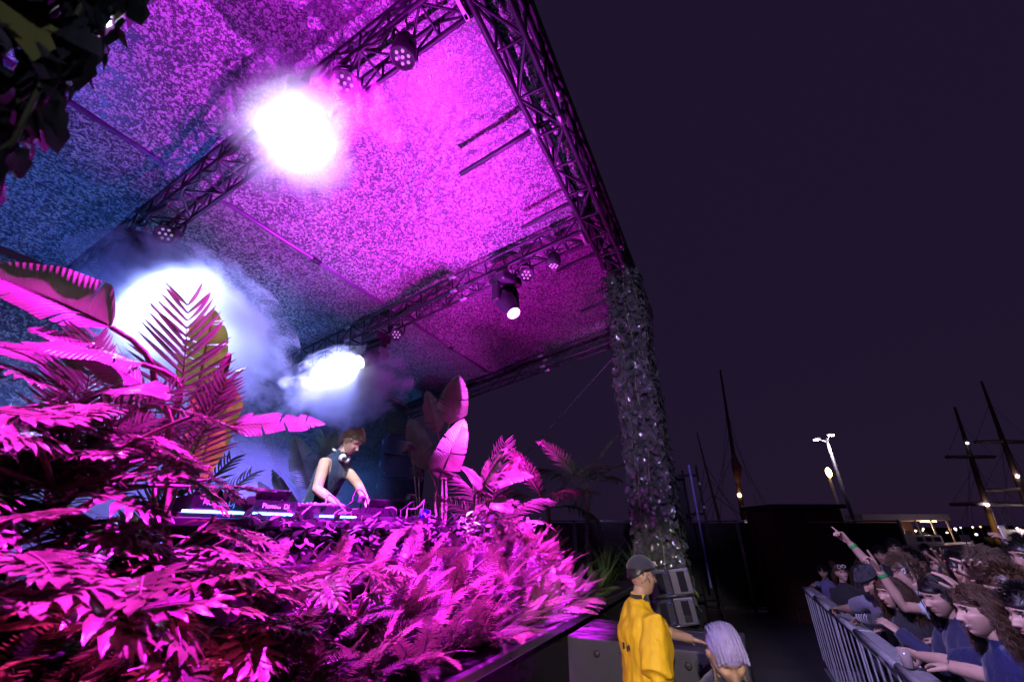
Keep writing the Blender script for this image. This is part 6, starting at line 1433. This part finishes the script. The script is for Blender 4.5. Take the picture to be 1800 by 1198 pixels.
t, d = mastshape('tall ship mainmast rising out of the picture edge', 1815, 930, 1725, 670, 64.0, 0.5, spars=((0.32, 6.5), (0.6, 5.0)), group=ms)
MB().sphere(d * 0.40 + Vector((-0.5, -0.6, 0)), 0.22, 8, 6).build('mast_lamp', lampw, t, True)
hull = thing('ship_hull', 'dark hull of the tall ship behind the quay', 'ship', (at(1770, 940, 62).x, at(1770, 940, 62).y, -0.9))
rows = []
for i in range(17):
    t_ = i / 16; x = -13 + 26 * t_; hw = 2.6 * math.sin(math.pi * (0.04 + 0.92 * t_)) ** 0.6; sh = 2.0 + 1.1 * (2 * t_ - 1) ** 2
    rows.append([Vector((x, -hw, sh)), Vector((x, -hw * 0.85, sh * 0.4)), Vector((x, -hw * 0.2, 0.0)), Vector((x, hw * 0.2, 0.0)), Vector((x, hw * 0.85, sh * 0.4)), Vector((x, hw, sh))])
grid_mesh('hull', rows, None).build('hull', mat('hull_paint', (0.02, 0.02, 0.024), 0.5), hull, True)
MB().bevbox((2, 0, 2.6), (7, 2.6, 1.3), 0.1).build('deckhouse', mat('deckhouse_paint', (0.5, 0.46, 0.5), 0.6, var=0.15), hull)
lamp('deck_light', 'POINT', Vector(hull.location) + Vector((2, -2.4, 3.2)), None, 350, (1.0, 0.8, 0.9), 0.2)
# dock building with a pale roof edge
dk = at(1500, 930, 34.0); t = thing('dock_shelter', 'long low dock shelter with a pale roof edge', 'building', (dk.x, dk.y, 0))
Wd = 6.6; MB().bevbox((Wd / 2, 0, 3.1), (Wd + 0.6, 3.6, 0.5), 0.05).build('roof', mat('pale_roof', (0.42, 0.38, 0.44), 0.6, var=0.15), t)
for k in range(6): MB().tube([(0.2 + k * Wd / 5 * 0.98, -1.6, 0), (0.2 + k * Wd / 5 * 0.98, -1.6, 2.9)], 0.07, 8).build('post', polem, t, True)
MB().box((Wd / 2, 1.6, 1.45), (Wd, 0.08, 2.85)).build('wall', mat('shelter_wall', (0.10, 0.06, 0.06), 0.8, var=0.3), t)
for k in range(5): MB().bevbox((0.9 + k * 1.25, 1.54, 1.6), (0.8, 0.06, 1.0), 0.02).build('window', mat('shelter_window', (0.03, 0.03, 0.05), 0.1), t)
MB().bevbox((Wd * 0.84, -1.2, 2.79), (1.1, 0.3, 0.08), 0.02).build('strip_lamp', lampy, t)
lamp('shelter_light', 'POINT', Vector(t.location) + Vector((Wd * 0.8, -1.0, 2.4)), None, 120, (1.0, 0.55, 0.35), 0.2)
t = thing('moored_launch', 'white moored launch in front of the dock shelter', 'boat', (dk.x + 2.0, dk.y - 4, 0.0))
rows = []
for i in range(13):
    q = i / 12; x = -2.6 + 6.2 * q; hw = 1.0 * (1 - max(0, (q - 0.6) / 0.4) ** 2) + 0.02; rows.append([Vector((x, -hw, 1.05 + 0.3 * q * q)), Vector((x, -hw * 0.7, 0.35)), Vector((x, 0, 0.05)), Vector((x, hw * 0.7, 0.35)), Vector((x, hw, 1.05 + 0.3 * q * q)), Vector((x, 0, 1.12 + 0.3 * q * q)), Vector((x, -hw, 1.05 + 0.3 * q * q))])
grid_mesh('hull', rows, None).build('hull', mat('white_gelcoat', (0.6, 0.56, 0.6), 0.35, var=0.1), t, True)
MB().bevbox((-0.3, 0, 1.45), (2.2, 1.4, 0.7), 0.12).build('cabin', MAT['white_gelcoat'], t)
for k in range(3): MB().bevbox((-0.95 + 0.65 * k, -0.71, 1.52), (0.45, 0.03, 0.3), 0.01).build('window', MAT['shelter_window'], t)
lamp('launch_light', 'POINT', Vector(t.location) + Vector((2.6, -1.2, 2.1)), None, 45, (1.0, 0.7, 0.8), 0.15)
# gridded white panel and pier rail
p = at(1332, 926, 30.0); t = thing('greenhouse_screen', 'pale panelled screen beside the booth', 'screen', (p.x, p.y, 0)); zc = p.z
for i in range(5):
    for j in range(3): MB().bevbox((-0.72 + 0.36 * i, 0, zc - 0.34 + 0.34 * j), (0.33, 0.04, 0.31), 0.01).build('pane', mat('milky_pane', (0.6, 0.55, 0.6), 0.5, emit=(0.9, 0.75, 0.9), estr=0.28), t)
fr = MB()
for i in range(6): fr.bevbox((-0.9 + 0.36 * i, 0.04, (zc + 0.5) / 2), (0.04, 0.05, zc + 0.5), 0.008)
fr.build('frame', polem, t)
p = at(1268, 948, 30.0); t = thing('pier_rail', 'long pale pier rail at the water edge', 'rail', (p.x, p.y, 0)); MB().bevbox((1.9, 0, p.z), (3.9, 0.12, 0.10), 0.02).build('rail', mat('rail_paint', (0.4, 0.36, 0.4), 0.6), t)
for k in range(4): MB().tube([(0.1 + 1.2 * k, 0, 0), (0.1 + 1.2 * k, 0, p.z - 0.05)], 0.05, 8).build('post', polem, t, True)
p = at(1697, 946, 26.0); t = thing('white_notice_board', 'small white notice board near the harbour lights', 'sign', (p.x, p.y, 0)); MB().bevbox((0, 0, p.z), (0.62, 0.05, 0.42), 0.01).build('board', mat('notice_white', (0.6, 0.55, 0.62), 0.6, var=0.1), t); MB().tube([(0, 0.05, 0), (0, 0.05, p.z)], 0.035, 6).build('post', polem, t)
# far quay with lamps
hl = random.Random(31)
fq = MB()
for i in range(40): fq.box((-260 + 26 * i * 0.8, 330 + hl.uniform(-6, 6), 1.2 + hl.uniform(0, 2.0)), (hl.uniform(12, 24), 8, 4.5 + hl.uniform(0, 4)))
tag(fq.build('far_shore', mat('far_shore_dark', (0.01, 0.009, 0.014), 0.9)), kind='structure')
n_l = 0
for i in range(34):
    u = hl.choice((hl.uniform(1655, 1800), hl.uniform(1655, 1800), hl.uniform(1280, 1345), hl.uniform(1510, 1640))); v = hl.uniform(925, 939); q = at(u, v, 240 + hl.uniform(0, 40))
    m_ = hl.choice((lampd, lampd, lampb, lampr)); t = thing('harbour_lamp', 'tiny %s harbour lamp glinting on the far shore' % {'harbour_glow': 'warm', 'harbour_glow_cool': 'bluish', 'harbour_glow_red': 'reddish'}[m_.name], 'lamp', (q.x, q.y, -0.9), 'harbour lamps on the far shore')
    MB().tube([(0, 0, 0), (0, 0, max(0.5, q.z + 0.9))], 0.15, 5).build('pole', polem, t); MB().sphere((0, -0.3, max(0.6, q.z + 0.9)), hl.uniform(0.35, 0.7), 8, 6).build('globe', m_, t, True)
